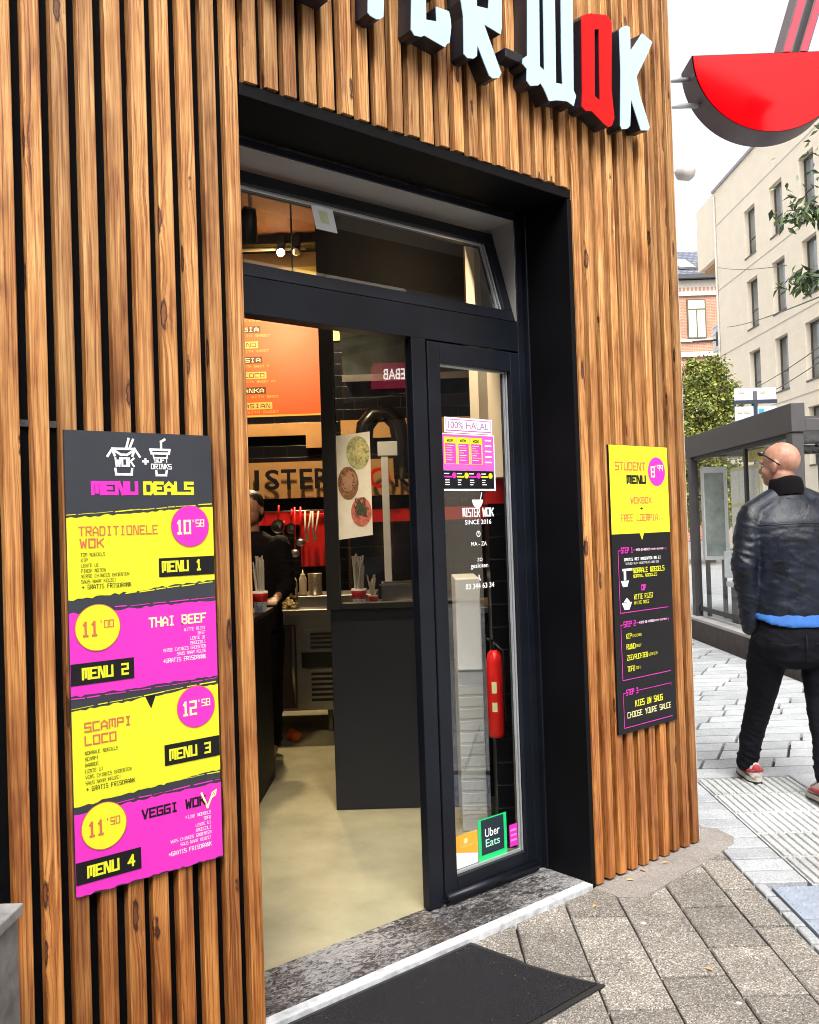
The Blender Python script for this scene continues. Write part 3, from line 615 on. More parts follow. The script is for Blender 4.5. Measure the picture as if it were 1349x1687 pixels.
noodle_cup(-0.875, 5.12, 1.01, 1.05, 'paper cup of chopsticks standing on the dark serving counter', 20)
o = thing('food_pan', ST(-0.1, 5.05, 1.02), 'steel food pan on the worktop behind the glazed screen', 'pan')
p = MB(ST)
p.box(-0.195, -0.005, 4.97, 4.975, 1.022, 1.15); p.box(-0.195, -0.19, 4.975, 5.2, 1.022, 1.15); p.box(-0.01, -0.005, 4.975, 5.2, 1.022, 1.15); p.box(-0.19, -0.01, 5.195, 5.2, 1.022, 1.15)
p.build('pan_body', M['steel'], o); p = MB(ST); p.box(-0.205, 0.005, 4.955, 4.97, 1.143, 1.152); p.box(-0.205, 0.005, 5.2, 5.215, 1.143, 1.152); p.build('rim', M['steel'], o)
p = MB(ST); p.lathe((-0.07, 4.92, 1.02), [(0.045, 0), (0.05, 0.012), (0.062, 0.028), (0.058, 0.028), (0.045, 0.014)], 20); tag(p.build('lid_stack', M['p_white']), 'small stack of white lids in front of the steel pan', 'lids')
# hood and pipe
hd = thing('extractor_hood', ST(-0.2, 5.9, 2.4), 'stainless extractor hood behind the glazed screen', 'hood')
p = MB(ST); p.add([(-0.40, 5.5, 2.36), (0.5, 5.5, 2.36), (0.5, 6.3, 2.36), (-0.40, 6.3, 2.36), (-0.43, 5.62, 2.70), (0.5, 5.62, 2.70), (0.5, 6.3, 2.70), (-0.43, 6.3, 2.70)], [(0, 1, 5, 4), (1, 2, 6, 5), (2, 3, 7, 6), (3, 0, 4, 7), (4, 5, 6, 7)]); p.build('canopy', mat('hood_steel', (0.10, 0.11, 0.105), 0.35, metal=0.9, var=0.5, scale=3), hd)
p = MB(ST); p.box(-0.41, 0.5, 5.49, 5.5, 2.335, 2.375); p.build('rim', M['steel'], hd)
p = MB(ST); p.tube([(-0.30, 5.6, 1.98), (-0.285, 5.6, 2.08), (-0.23, 5.6, 2.145), (-0.15, 5.6, 2.15), (-0.09, 5.6, 2.09), (-0.07, 5.6, 1.98), (-0.065, 5.6, 1.75)], 0.055, 16); tag(p.build('duct_pipe', mat('brown_black_pipe', (0.012, 0.009, 0.009), 0.25)), 'black bent duct pipe under the extractor hood', 'pipe')
wp_ = thing('white_reflection_shape', ST(-0.16, 5.35, 1.02), 'white upright stand with a crossbar behind the glazed screen', 'stand')  # solid T shape added in place of a reflection in the screen glass
p = MB(ST); p.box(-0.187, -0.145, 5.34, 5.37, 1.02, 1.87); p.build('upright', M['white'], wp_, 0.003); p = MB(ST); p.box(-0.205, -0.09, 5.335, 5.372, 1.872, 1.955); p.build('crossbar', M['white'], wp_, 0.003)
# food poster on the screen glass: bowls of noodles
fp = thing('food_poster', ST(-0.3, 4.73, 1.6), 'pale poster of noodle bowls stuck on the screen glass', 'poster')
def posf(u, v, d): return (u, 4.733-d, v)
p = MB(ST); p.add([posf(-0.394, 1.40, 0), posf(-0.22, 1.42, 0), posf(-0.22, 1.952, 0), posf(-0.394, 1.935, 0)], [(0, 1, 2, 3)], 0); p.build('paper', [mat('poster_paper', (0.80, 0.80, 0.74), 0.5, var=0.12, scale=10)], fp)
p = MB(ST); disc(p, posf, -0.283, 1.845, 0.06, 0.001, 1, ry=0.085); disc(p, posf, -0.338, 1.69, 0.053, 0.001, 2, ry=0.085); disc(p, posf, -0.275, 1.54, 0.053, 0.001, 3, ry=0.075)
for i in range(150):
    cx, cy, mi = random.choice([(-0.275, 1.855, 0), (-0.338, 1.70, 4), (-0.275, 1.56, 5)])
    a = random.uniform(0, 6.3); r = random.uniform(0, 0.034); u, v = cx+r*math.cos(a), cy+1.4*r*math.sin(a); b = random.uniform(0, 6.3)
    stroke(p, [(u+0.011*math.cos(b+k*0.7), v+0.015*math.sin(b+k*0.7)) for k in range(4)], posf, 0.0026, 0.0013+0.0001*(i % 12), mi)
p.build('food_picture', [mat('noodle_print', (0.66, 0.62, 0.30), 0.5, var=0.3, scale=90), mat('bowl_print_green', (0.42, 0.44, 0.22), 0.5, var=0.6, scale=70), mat('bowl_print_brown', (0.25, 0.13, 0.07), 0.5, var=0.7, scale=80), mat('bowl_print_red', (0.55, 0.16, 0.12), 0.5, var=0.5, scale=80), mat('meat_print', (0.5, 0.30, 0.2), 0.5), mat('salad_print', (0.06, 0.08, 0.05), 0.5)], fp)

# orange price board
def menf(u, v, d): return (u, 5.6-d, v)
om = thing('price_board', ST(-0.8, 5.6, 2.5), 'orange hanging menu board with yellow edge above the counter', 'menu board')
p = MB(ST); p.box(-1.45, -0.53, 5.602, 5.62, 2.155, 2.9); p.build('panel', M['darkpanel'], om)
p = MB(ST); rect(p, menf, -1.45, -0.53, 2.155, 2.9, -0.0005, 1); rect(p, menf, -1.44, -0.547, 2.167, 2.89, 0.0005, 0); p.build('print', [mat('orange_red_print', (0.80, 0.105, 0.010), 0.5, var=0.05), mat('amber_print', (0.78, 0.46, 0.06), 0.5)], om)
p = MB(ST)
rows = [('SATE', 2.80, 1), ('ASIA', 2.655, 0), ('PINO', 2.555, 1), ('LAYSIA', 2.45, 0), ('I COCO', 2.345, 1), ('LANKA', 2.245, 0), ('SWEET ASIAN', 2.145+0.0, 1)]
for i, (s_, z, k) in enumerate([('TERI', 2.745, 1), ('SOUTH ASIA', 2.650, 0), ('FILIPINO', 2.552, 1), ('MALAYSIA', 2.452, 0), ('BALI COCO', 2.352, 1), ('SRI LANKA', 2.256, 0), ('SWEET ASIAN', 2.196, 1)]):
    z = 2.775-0.0935*i
    ur = [-0.945, -0.918, -0.935, -0.912, -0.89, -0.895, -0.86][i]; wl = 0.032*len(s_)
    rect(p, menf, ur-wl-0.012, ur+0.012, z-0.012, z+0.03, 0.001, 1 if k else 2)
    put_str(p, s_, menf, ur-wl, z-0.004, wl, 0.026, 0.0016, 2 if k else 3, 0.5)
    put_str(p, 'MILD SAUCE WITH SWEET RICE'[:20+i % 5], menf, ur-wl, z-0.036, wl+0.05+0.02*(i % 3), 0.014, 0.001, 1, 0.4)
p.build('lettering', [M['p_red'], mat('amber_text', (0.80, 0.50, 0.10), 0.5), mat('maroon_text', (0.10, 0.015, 0.01), 0.5), M['p_cream']], om)
for s_ in (-1.3, -0.7):
    p = MB(ST); p.tube([(s_, 5.61, 2.9), (s_, 5.61, 3.95)], 0.006, 6); p.build('hanger', M['gasket'], om)
# yellow panel under the lamp rail
p = MB(ST); p.box(-2.2, -0.75, 7.94, 7.985, 3.52, 3.74); tag(p.build('yellow_wall_board', mat('yellow_board', (0.75, 0.48, 0.05), 0.5)), 'yellow board high on the back wall beneath the lamp rail', 'board')
# utensils on the wall
ur_ = thing('utensil_rail', ST(-1.0, 7.9, 1.6), 'steel wall rail above the red boards', 'rail')
p = MB(ST); p.tube([(-1.32, 7.9, 1.625), (-0.70, 7.9, 1.628)], 0.006, 8); p.build('bar', M['steel'], ur_)
for s in (-1.3, -0.72):
    p = MB(ST); p.tube([(s, 7.9, 1.625), (s, 7.98, 1.625)], 0.005, 6); p.build('bracket', M['steel'], ur_)
p = MB(ST); p.box(-0.99, -0.765, 7.915, 7.935, 1.145, 1.60); tag(p.build('red_chopping_board', mat('red_board', (0.70, 0.015, 0.01), 0.4), None, 0.006), 'large red chopping board hanging on the black tiles', 'chopping board')
def pan(s, z, r, label):
    o = thing('frying_pan', ST(s, 7.86, z), label, 'pan')
    p = MB(ST); n = 18
    V = [(s+rr*math.cos(2*math.pi*k/n), tt, z+rr*math.sin(2*math.pi*k/n)) for rr, tt in ((r, 7.84), (r*0.75, 7.88), (r*0.05, 7.885)) for k in range(n)]
    p.add(V, [(i*n+k, i*n+(k+1) % n, (i+1)*n+(k+1) % n, (i+1)*n+k) for i in range(2) for k in range(n)], 0, sm=True); p.build('bowl', M['steel'], o)
    p = MB(ST); p.tube([(s, 7.86, z+r*0.9), (s+0.01, 7.86, z+r+0.12)], 0.009, 8); p.build('handle', M['red'], o)
pan(-1.17, 1.50, 0.06, 'small brass-rimmed pan hanging left on the utensil rail')
pan(-1.13, 1.375, 0.05, 'white-bottomed pan hanging lowest on the wall at left')
pan(-1.06, 1.48, 0.045, 'little steel pan hanging in the middle of the rail')
def ladle(s, z0, z1, label, hm):
    o = thing('ladle', ST(s, 7.86, z1), label, 'ladle')
    p = MB(ST); p.tube([(s, 7.87, z0+0.05), (s+0.008, 7.87, z1)], 0.009, 8); p.build('handle', hm, o)
    p = MB(ST); p.ball((s, 7.86, z0+0.025), 0.045, 0.03, 0.035); p.build('scoop', M['steel'], o)
ladle(-1.035, 1.24, 1.66, 'ladle with a red handle hanging left of the tongs', M['red'])
ladle(-0.985, 1.33, 1.66, 'red handled ladle hanging beside its longer twin', M['red'])
def tongs(s, label):
    o = thing('kitchen_tongs', ST(s, 7.85, 1.5), label, 'tongs')
    for k, d in ((0, -0.016), (1, 0.016)):
        p = MB(ST); p.tube([(s+d*0.2, 7.86, 1.36), (s+d, 7.85, 1.48), (s+d*1.6+0.012, 7.86, 1.62)], 0.008, 6); p.build('arm', mat('pale_wood_arm', (0.62, 0.55, 0.42), 0.5), o)
tongs(-0.925, 'pale tongs hanging on the red board, left pair'); tongs(-0.86, 'pale tongs hanging on the red board, right pair')

# lamp rail with the lit spot
def lamp_light(parent, at, aim, watts, deg):
    L = bpy.data.lights.new('lamp_light', 'SPOT'); L.energy = watts; L.color = (1, 0.76, 0.46); L.shadow_soft_size = 0.06; L.spot_size = R(deg); L.spot_blend = 0.6
    lo = bpy.data.objects.new('lamp_light', L); COL.objects.link(lo); lo.parent = parent; lo.location = at-ORG[parent.name]; lo.rotation_euler = (-aim).to_track_quat('Z', 'Y').to_euler()
lr = thing('lamp_rail', ST(-1.1, 7.7, 3.83), 'ceiling lamp rail with one lit spot above the yellow board', 'lamp')
p = MB(ST); p.tube([(-2.4, 7.7, 3.83), (-0.845, 7.7, 3.825)], 0.013, 8); p.build('rail', mat('pale_rail', (0.6, 0.5, 0.38), 0.4), lr)
def spot(s, lit):
    p = MB(ST); p.box(s-0.03, s+0.03, 7.67, 7.73, 3.84, 3.93); p.tube([(s, 7.7, 3.83), (s, 7.68, 3.79)], [0.03, 0.04], 12); h = p.build('spot_head', M['gasket'], lr)
    b = MB(ST); b.ball((s, 7.66, 3.785), 0.032); b.build('bulb', mat('lit_bulb', (1, 0.9, 0.7), 0.4, emit=(1, 0.80, 0.5), est=40 if lit else 0.0), h)
    if lit:
        lamp_light(lr, ST(s, 7.56, 3.74), SB*0.22+Vector((0, 0, -1)), 210, 140)
spot(-1.05, True); spot(-0.92, False); spot(-1.9, False)
pd = thing('pendant_lamp', ST(-0.8, 4.6, 3.2), 'dark spotlight hanging on a thin copper rod under the rust ceiling', 'lamp')
p = MB(ST); p.tube([(-0.80, 4.6, 3.95), (-0.775, 4.6, 3.06)], 0.009, 8); p.build('rod', mat('copper_rod', (0.3, 0.16, 0.08), 0.4, metal=0.6), pd)
p = MB(ST); p.tube([(-0.775, 4.58, 3.08), (-0.795, 4.6, 3.02), (-0.81, 4.66, 2.94)], [0.03, 0.05, 0.057], 14); p.build('shade', M['darkpanel'], pd)
lamp_light(pd, ST(-0.83, 4.72, 2.88), SB*1.0+SA*0.15+Vector((0, 0, -0.75)), 34, 130)
cs = thing('ceiling_spot', ST(-0.3, 3.95, 3.9), 'small dark ceiling spot just inside above the doorway', 'lamp')
p = MB(ST); p.tube([(-0.3, 3.95, 3.95), (-0.3, 3.95, 3.6)], 0.01, 8); p.build('rod', M['gasket'], cs)
p = MB(ST); p.tube([(-0.31, 3.94, 3.62), (-0.28, 3.96, 3.52)], [0.04, 0.05], 12); p.build('shade', M['darkpanel'], cs)
lamp_light(cs, ST(-0.27, 3.97, 3.46), ST(0.24, 4.3, 0.85)-ST(-0.27, 3.97, 3.46), 120, 52)
# pale block standing in for a street reflection, and extinguisher, behind the door glass
ck = thing('pale_reflection_block', ST(0.22, 4.6, 0), 'white and grey upright cooler behind the door glass', 'cooler')
p = MB(ST); p.box(0.175, 0.292, 4.32, 4.75, 0.775, 1.205); p.build('upper_block', M['white'], ck, 0.006)
p = MB(ST); p.box(0.175, 0.292, 4.335, 4.75, 0.024, 0.765)
for i in range(11): p.box(0.178, 0.289, 4.331, 4.3349, 0.10+0.056*i, 0.145+0.056*i)
p.build('ribbed_base', M['grey'], ck, 0.003)
fx = thing('fire_extinguisher', ST(0.325, 4.04, 0.5), 'red fire extinguisher on the black tiles behind the door glass', 'extinguisher')
p = MB(ST); p.lathe((0.325, 4.045, 0.525), [(0.03, 0), (0.036, 0.015), (0.036, 0.33), (0.028, 0.365), (0.014, 0.38)], 18); p.build('cylinder', mat('extinguisher_red', (0.8, 0.016, 0.012), 0.3), fx)
p = MB(ST); p.lathe((0.325, 4.045, 0.906), [(0.013, 0), (0.013, 0.03), (0.006, 0.035)], 10); p.tube([(0.325, 4.045, 0.94), (0.295, 4.02, 0.955)], 0.006, 6); p.tube([(0.33, 4.03, 0.93), (0.362, 4.02, 0.9), (0.366, 4.02, 0.6)], 0.006, 6); p.build('valve', M['gasket'], fx)
p = MB(ST)
for (z0, z1) in ((0.72, 0.77), (0.64, 0.68)):
    V = [ST(0.325, 4.045, z)+Vector((0.0366*math.cos(a), 0.0366*math.sin(a), 0)) for z in (z0, z1) for a in (-math.pi/2-PHI-0.5, -math.pi/2-PHI-0.2, -math.pi/2-PHI+0.1)]
    p.add(V, [(0, 1, 4, 3), (1, 2, 5, 4)], raw=True)
p.build('instruction_label', M['p_cream'], fx)
p = MB(ST); p.tube([(-0.90, 6.28, 0.075), (-0.83, 6.25, 0.06)], [0.045, 0.03], 14); tag(p.build('orange_cup', mat('orange_plastic', (0.75, 0.14, 0.02), 0.5)), 'small orange plastic cup lying on the floor under the steel fridge', 'cup')

# ================================================================== SIGNS ON THE FACADE
FY = -0.06
def board_fun(X0, Z0):
    return lambda u, v, d: (X0+u, FY-d, Z0+v)
mbd = thing('menu_board', (1.053, -0.06, 0.548), 'tall menu deals board in yellow and magenta on the left slats', 'menu board')
f = board_fun(0.847, 0.548); BWD = 0.412
p = MB(); p.box(0.847, 1.259, FY, -0.0505, 0.548, 1.728); p.build('panel', M['p_black'], mbd)
def torn(v0a, v1a, v0b, v1b, seed):
    """band outline with ragged brush edges: bottom goes v0a -> v1a, top v0b -> v1b"""
    rs = random.Random(seed); n = 34; B = []; T = []
    for i in range(n+1):
        u = BWD*i/n; k = i/n
        B.append((u, v0a+(v1a-v0a)*k + (rs.uniform(-.0035, .003) if 0 < i < n else 0))); T.append((u, v0b+(v1b-v0b)*k + (rs.uniform(-.003, .003) if 0 < i < n else 0)))
    return B+T[::-1]
def section(band, mi, texts, name, streaks):
    p = MB(); n = len(band)//2
    for i in range(n-1):
        a, b, c, d = band[i], band[i+1], band[2*n-2-i], band[2*n-1-i]
        p.add([f(*a, 0.0008), f(*b, 0.0008), f(*c, 0.0008), f(*d, 0.0008)], [(0, 1, 2, 3)], 0)
    rs = random.Random(hash(name) % 97)
    for (ua, va, ub, vb) in streaks:
        k = ua
        while k < ub:
            e = min(ub, k+rs.uniform(0.02, 0.06)); va_ = va+(vb-va)*(k-ua)/(ub-ua); vb_ = va+(vb-va)*(e-ua)/(ub-ua)
            stroke(p, [(k, va_+rs.uniform(-.001, .001)), (e, vb_+rs.uniform(-.001, .001))], f, rs.uniform(0.0006, 0.0016), 0.0008, 0, ext=False); k = e+rs.uniform(0.0, 0.012)
    for (s_, u, v, w_, h, mi_, wt) in texts: put_str(p, s_, f, u, v, w_, h, 0.0016, mi_, wt)
    return p
PM = lambda first: [first, M['p_ink'], M['p_white'], M['p_red'], M['p_yellow'], M['p_pink'], M['p_cream']]
lst1 = ['TOM NOEDELS', 'KIP', 'LENTE UI', 'PINDA NOTEN', 'VERSE CHINEES GROENTEN', 'SAUS NAAR KEUZE!']
lst2 = ['WITTE RIJST', 'BEEF', 'LENTE UI', 'BROCCOLI', 'VERSE CHINEES GROENTEN', 'SAUS NAAR KEUZE']
lst3 = ['NORMALE NOEDELS', 'SCAMPI', 'BAMBOE', 'LENTE UI', 'VERS CHINEES GROENTEN', 'SAUS NAAR KEUZE!']
lst4 = ['FIJNE NOEDELS', 'TOFU', 'LENTE UI', 'BROCCOLI', 'VERS CHINEES GROENTEN', 'SAUS NAAR KEUZE!']
def left_list(L, u, v, dv, mi): return [(s_, u, v-dv*i, 0.0058*len(s_), 0.0088, mi, 0.42) for i, s_ in enumerate(L)]
def right_list(L, u, v, dv, mi): return [(s_, u-0.0058*len(s_), v-dv*i, 0.0058*len(s_), 0.0088, mi, 0.42) for i, s_ in enumerate(L)]
T1 = [('TRADITIONELE', 0.03, 0.908, 0.216, 0.025, 3, 0.5), ('WOK', 0.032, 0.877, 0.064, 0.025, 3, 0.5), ('+ GRATIS FRISDRANK', 0.035, 0.772, 0.132, 0.0115, 1, 0.5)] + left_list(lst1, 0.034, 0.856, 0.0137, 1)
sec = section(torn(0.747, 0.775, 0.955, 0.980, 1), 0, T1, 'a', [(0.0, 0.962, 0.41, 0.988), (0.15, 0.754, 0.41, 0.770)])
p1 = sec.build('menu_section', PM(M['p_yellow']), mbd); tag(p1, 'yellow section headed TRADITIONELE WOK')
T2 = [('THAI BEEF', 0.212, 0.658, 0.170, 0.027, 6, 0.66), ('+GRATIS FRISDRANK', 0.25, 0.5585, 0.128, 0.0115, 2, 0.5)] + right_list(lst2, 0.378, 0.639, 0.0127, 2)
p2 = section(torn(0.503, 0.505, 0.713, 0.716, 2), 0, T2, 'b', [(0.12, 0.721, 0.41, 0.725), (0.0, 0.497, 0.41, 0.499)]).build('menu_section', PM(M['p_pink']), mbd); tag(p2, 'magenta section headed THAI BEEF')
T3 = [('SCAMPI', 0.031, 0.409, 0.126, 0.025, 3, 0.5), ('LOCO', 0.031, 0.375, 0.084, 0.025, 3, 0.5), ('+ GRATIS FRISDRANK', 0.032, 0.259, 0.130, 0.0115, 1, 0.5)] + left_list(lst3, 0.031, 0.352, 0.0152, 1)
p3s = section(torn(0.226, 0.243, 0.466, 0.483, 3), 0, T3, 'c', [(0.0, 0.472, 0.41, 0.490), (0.15, 0.238, 0.41, 0.2375)])
p3s.add([f(0.196, 0.478, 0.0014), f(0.212, 0.443, 0.0014), f(0.227, 0.478, 0.0014)], [(0, 1, 2)], 1)
p3 = p3s.build('menu_section', PM(M['p_yellow']), mbd); tag(p3, 'yellow section headed SCAMPI LOCO')
T4 = [('VEGGI WOK', 0.177, 0.155, 0.187, 0.027, 1, 0.7), ('+GRATIS FRISDRANK', 0.25, 0.0395, 0.128, 0.0115, 2, 0.5)] + right_list(lst4, 0.378, 0.128, 0.0137, 2)
p4s = section(torn(0.002, 0.002, 0.208, 0.209, 4), 0, T4, 'd', [(0.1, 0.2145, 0.41, 0.216)])
stroke(p4s, [(0.352, 0.188), (0.369, 0.147), (0.381, 0.172)], f, 0.003, 0.0018, 6); stroke(p4s, [(0.381, 0.172), (0.384, 0.184), (0.397, 0.190), (0.394, 0.176), (0.383, 0.171), (0.392, 0.184)], f, 0.0015, 0.0018, 6)
p4 = p4s.build('menu_section', PM(M['p_pink']), mbd); tag(p4, 'magenta section headed VEGGI WOK')
for (u, v, r, a, tx, sup, mi, mo, dst) in ((0.341, 0.9265, 0.0575, M['p_pink'], '10', "'58", M['p_cream'], 0, 'magenta price circle 10.58'), (0.0735, 0.672, 0.0605, M['p_yellow'], '11', "'00", M['p_red'], 0, 'yellow price circle 11.00'),
                                         (0.343, 0.429, 0.0575, M['p_pink'], '12', "'58", M['p_cream'], 0, 'magenta price circle 12.58'), (0.076, 0.164, 0.0605, M['p_yellow'], '11', "'50", M['p_red'], 0, 'yellow price circle 11.50')):
    p = MB(); disc(p, f, u, v, r, 0.0022, 2); disc(p, f, u, v, r*0.965, 0.0026, 0)
    put_str(p, tx, f, u-0.044, v-0.022, 0.046, 0.04, 0.0032, 1, 0.75); put_str(p, sup, f, u+0.002, v-0.002, 0.04, 0.02, 0.0032, 1, 0.5)
    tag(p.build('price_badge', [a, mi, M['p_red']], mbd), dst)
for (s_, u0, u1, v0, v1, tu, tw) in (('MENU 1', 0.245, 0.4115, 0.791, 0.842, 0.253, 0.12), ('MENU 2', 0.0, 0.168, 0.530, 0.585, 0.028, 0.125), ('MENU 3', 0.246, 0.4115, 0.283, 0.339, 0.259, 0.125), ('MENU 4', 0.0, 0.173, 0.030, 0.086, 0.028, 0.128)):
    p = MB(); rect(p, f, u0+0.0005, u1-0.0003, v0, v1, 0.002, 0); put_str(p, s_, f, tu, v0+0.012, tw, 0.031, 0.0026, 1, 0.78); p.build('menu_label', [M['p_ink'], M['p_yellow']], mbd)
p = MB()
put_str(p, 'MENU', f, 0.065, 1.013, 0.129, 0.037, 0.001, 1, 0.85); put_str(p, 'DEALS', f, 0.207, 1.013, 0.149, 0.037, 0.001, 2, 0.85)
st = lambda P, hw=0.0032: stroke(p, P, f, hw, 0.001, 0)
st([(0.112, 1.116), (0.125, 1.135), (0.186, 1.136), (0.200, 1.116)]); st([(0.125, 1.133), (0.131, 1.118)]); st([(0.186, 1.133), (0.180, 1.118)]); st([(0.131, 1.130), (0.148, 1.120), (0.165, 1.120), (0.181, 1.130)])
st([(0.163, 1.137), (0.170, 1.162)]); st([(0.172, 1.137), (0.182, 1.160)]); st([(0.132, 1.082), (0.134, 1.068), (0.176, 1.068), (0.178, 1.082)])
put_str(p, 'WOK', f, 0.130, 1.088, 0.056, 0.025, 0.001, 0, 0.8); put_str(p, '+', f, 0.206, 1.092, 0.02, 0.023, 0.001, 0, 0.9)
st([(0.231, 1.136), (0.286, 1.136), (0.284, 1.126), (0.234, 1.126), (0.231, 1.136)]); st([(0.238, 1.126), (0.240, 1.114), (0.278, 1.114), (0.280, 1.126)], 0.002); st([(0.262, 1.138), (0.262, 1.158), (0.272, 1.164)]); st([(0.246, 1.078), (0.247, 1.067), (0.274, 1.067), (0.276, 1.078)])
put_str(p, 'SOFT', f, 0.240, 1.101, 0.042, 0.014, 0.001, 0, 0.7); put_str(p, 'DRINKS', f, 0.231, 1.083, 0.060, 0.015, 0.001, 0, 0.7)
p.build('heading', [M['p_white'], M['p_pink'], M['p_yellow']], mbd)

sbd = thing('student_menu_board', (3.27, -0.06, 0.576), 'narrow yellow and black student menu board on the right slats', 'menu board')
f2 = board_fun(3.066, 0.576)
p = MB(); p.box(3.066, 3.478, FY, -0.0505, 0.576, 1.764); p.build('panel', M['p_ink'], sbd)
p = MB(); rect(p, f2, 0.0005, 0.4115, 0.819, 1.1875, 0.0008, 0); p.add([f2(0.190, 0.8195, 0.0008), f2(0.206, 0.79, 0.0008), f2(0.222, 0.8195, 0.0008)], [(0, 1, 2)], 0)
put_str(p, 'STUDENT', f2, 0.036, 1.083, 0.212, 0.036, 0.0014, 1, 0.5); put_str(p, 'MENU', f2, 0.112, 1.027, 0.136, 0.037, 0.0014, 2, 0.75)
put_str(p, 'WOKBOX', f2, 0.134, 0.944, 0.150, 0.029, 0.0014, 1, 0.5); put_str(p, '+', f2, 0.200, 0.914, 0.02, 0.018, 0.0014, 2, 0.6); put_str(p, 'FREE LOEMPIA', f2, 0.064, 0.870, 0.26, 0.030, 0.0014, 1, 0.5); put_str(p, '2 ST', f2, 0.332, 0.870, 0.035, 0.009, 0.0014, 1, 0.4)
p.build('yellow_section', [M['p_yellow'], M['p_red'], M['p_ink']], sbd)
p = MB(); disc(p, f2, 0.327, 1.081, 0.062, 0.0018, 0); put_str(p, '8', f2, 0.282, 1.056, 0.032, 0.048, 0.0024, 1, 0.62); put_str(p, "'99", f2, 0.314, 1.084, 0.058, 0.026, 0.0024, 1, 0.55); p.build('price_badge', [M['p_pink'], M['p_cream']], sbd)
p = MB()
for (s_, v0, v1, vt) in (('STEP 1', 0.494, 0.750, 0.739), ('STEP 2', 0.218, 0.445, 0.434), ('STEP 3', 0.023, 0.165, 0.154)):
    stroke(p, [(0.055, v1), (0.038, v1), (0.038, v0), (0.376, v0)], f2, 0.0014, 0.0008, 1); stroke(p, [(0.142, v1), (0.376, v1), (0.376, v1-0.01)], f2, 0.0011, 0.0008, 1)
    put_str(p, s_, f2, 0.056, vt, 0.082, 0.024, 0.0012, 1, 0.75)
tx = lambda s_, u, v, w_, h, mi, wt=0.5: put_str(p, s_, f2, u, v, w_, h, 0.0012, mi, wt)
tx('KIES JE NOEDELS', 0.160, 0.745, 0.10, 0.010, 2); tx('CHOOSE YOUR BASE', 0.266, 0.745, 0.09, 0.008, 2, 0.35)
tx('GRATIS MET GROENTEN EN EI', 0.075, 0.706, 0.26, 0.012, 2, 0.6); tx('SERVED WITH VEGETABLES AND EGG', 0.085, 0.690, 0.235, 0.009, 2, 0.35)
tx('NORMALE NOEDELS', 0.133, 0.653, 0.225, 0.022, 3, 0.6); tx('NORMAL NOODLES', 0.133, 0.634, 0.17, 0.013, 3, 0.5); tx('OF', 0.187, 0.578, 0.035, 0.024, 1, 0.8); tx('WITTE RIJST', 0.134, 0.543, 0.135, 0.022, 3, 0.6); tx('WHITE RICE', 0.134, 0.522, 0.105, 0.014, 3, 0.5)
tx('KIES JE VLEES', 0.165, 0.440, 0.10, 0.010, 2); tx('CHOOSE YOUR MEAT', 0.27, 0.440, 0.09, 0.008, 2, 0.35)
for (a, b, v, wa) in (('KIP', 'CHICKEN', 0.385, 0.037), ('RUND', 'BEEF', 0.341, 0.062), ('ZEEVRUCHTEN', 'SEAFOOD', 0.296, 0.145), ('TOFU', 'TOFU', 0.250, 0.052)):
    tx(a, 0.07, v, wa, 0.022, 3, 0.6); tx(b, 0.076+wa, v+0.004, 0.009*len(b), 0.011, 3, 0.4)
tx('KIES UW SAUS', 0.115, 0.100, 0.195, 0.027, 3, 0.7); tx('CHOOSE YOURE SAUCE', 0.06, 0.060, 0.31, 0.024, 4, 0.45)
p.add([f2(0.05, 0.625, 0.001), f2(0.062, 0.60, 0.001), f2(0.092, 0.60, 0.001), f2(0.104, 0.625, 0.001)], [(0, 1, 2, 3)], 2); rect(p, f2, 0.070, 0.086, 0.627, 0.665, 0.001, 2); rect(p, f2, 0.062, 0.13, 0.6655, 0.675, 0.001, 2)
p.add([f2(0.05, 0.535, 0.001), f2(0.068, 0.505, 0.001), f2(0.10, 0.505, 0.001), f2(0.12, 0.535, 0.001)], [(0, 1, 2, 3)], 2); p.add([f2(0.062, 0.537, 0.001), f2(0.107, 0.537, 0.001), f2(0.085, 0.555, 0.001)], [(0, 1, 2)], 2)
p.build('print', [M['p_ink'], M['p_pink'], M['p_white'], M['p_yellow'], M['p_cream']], sbd)

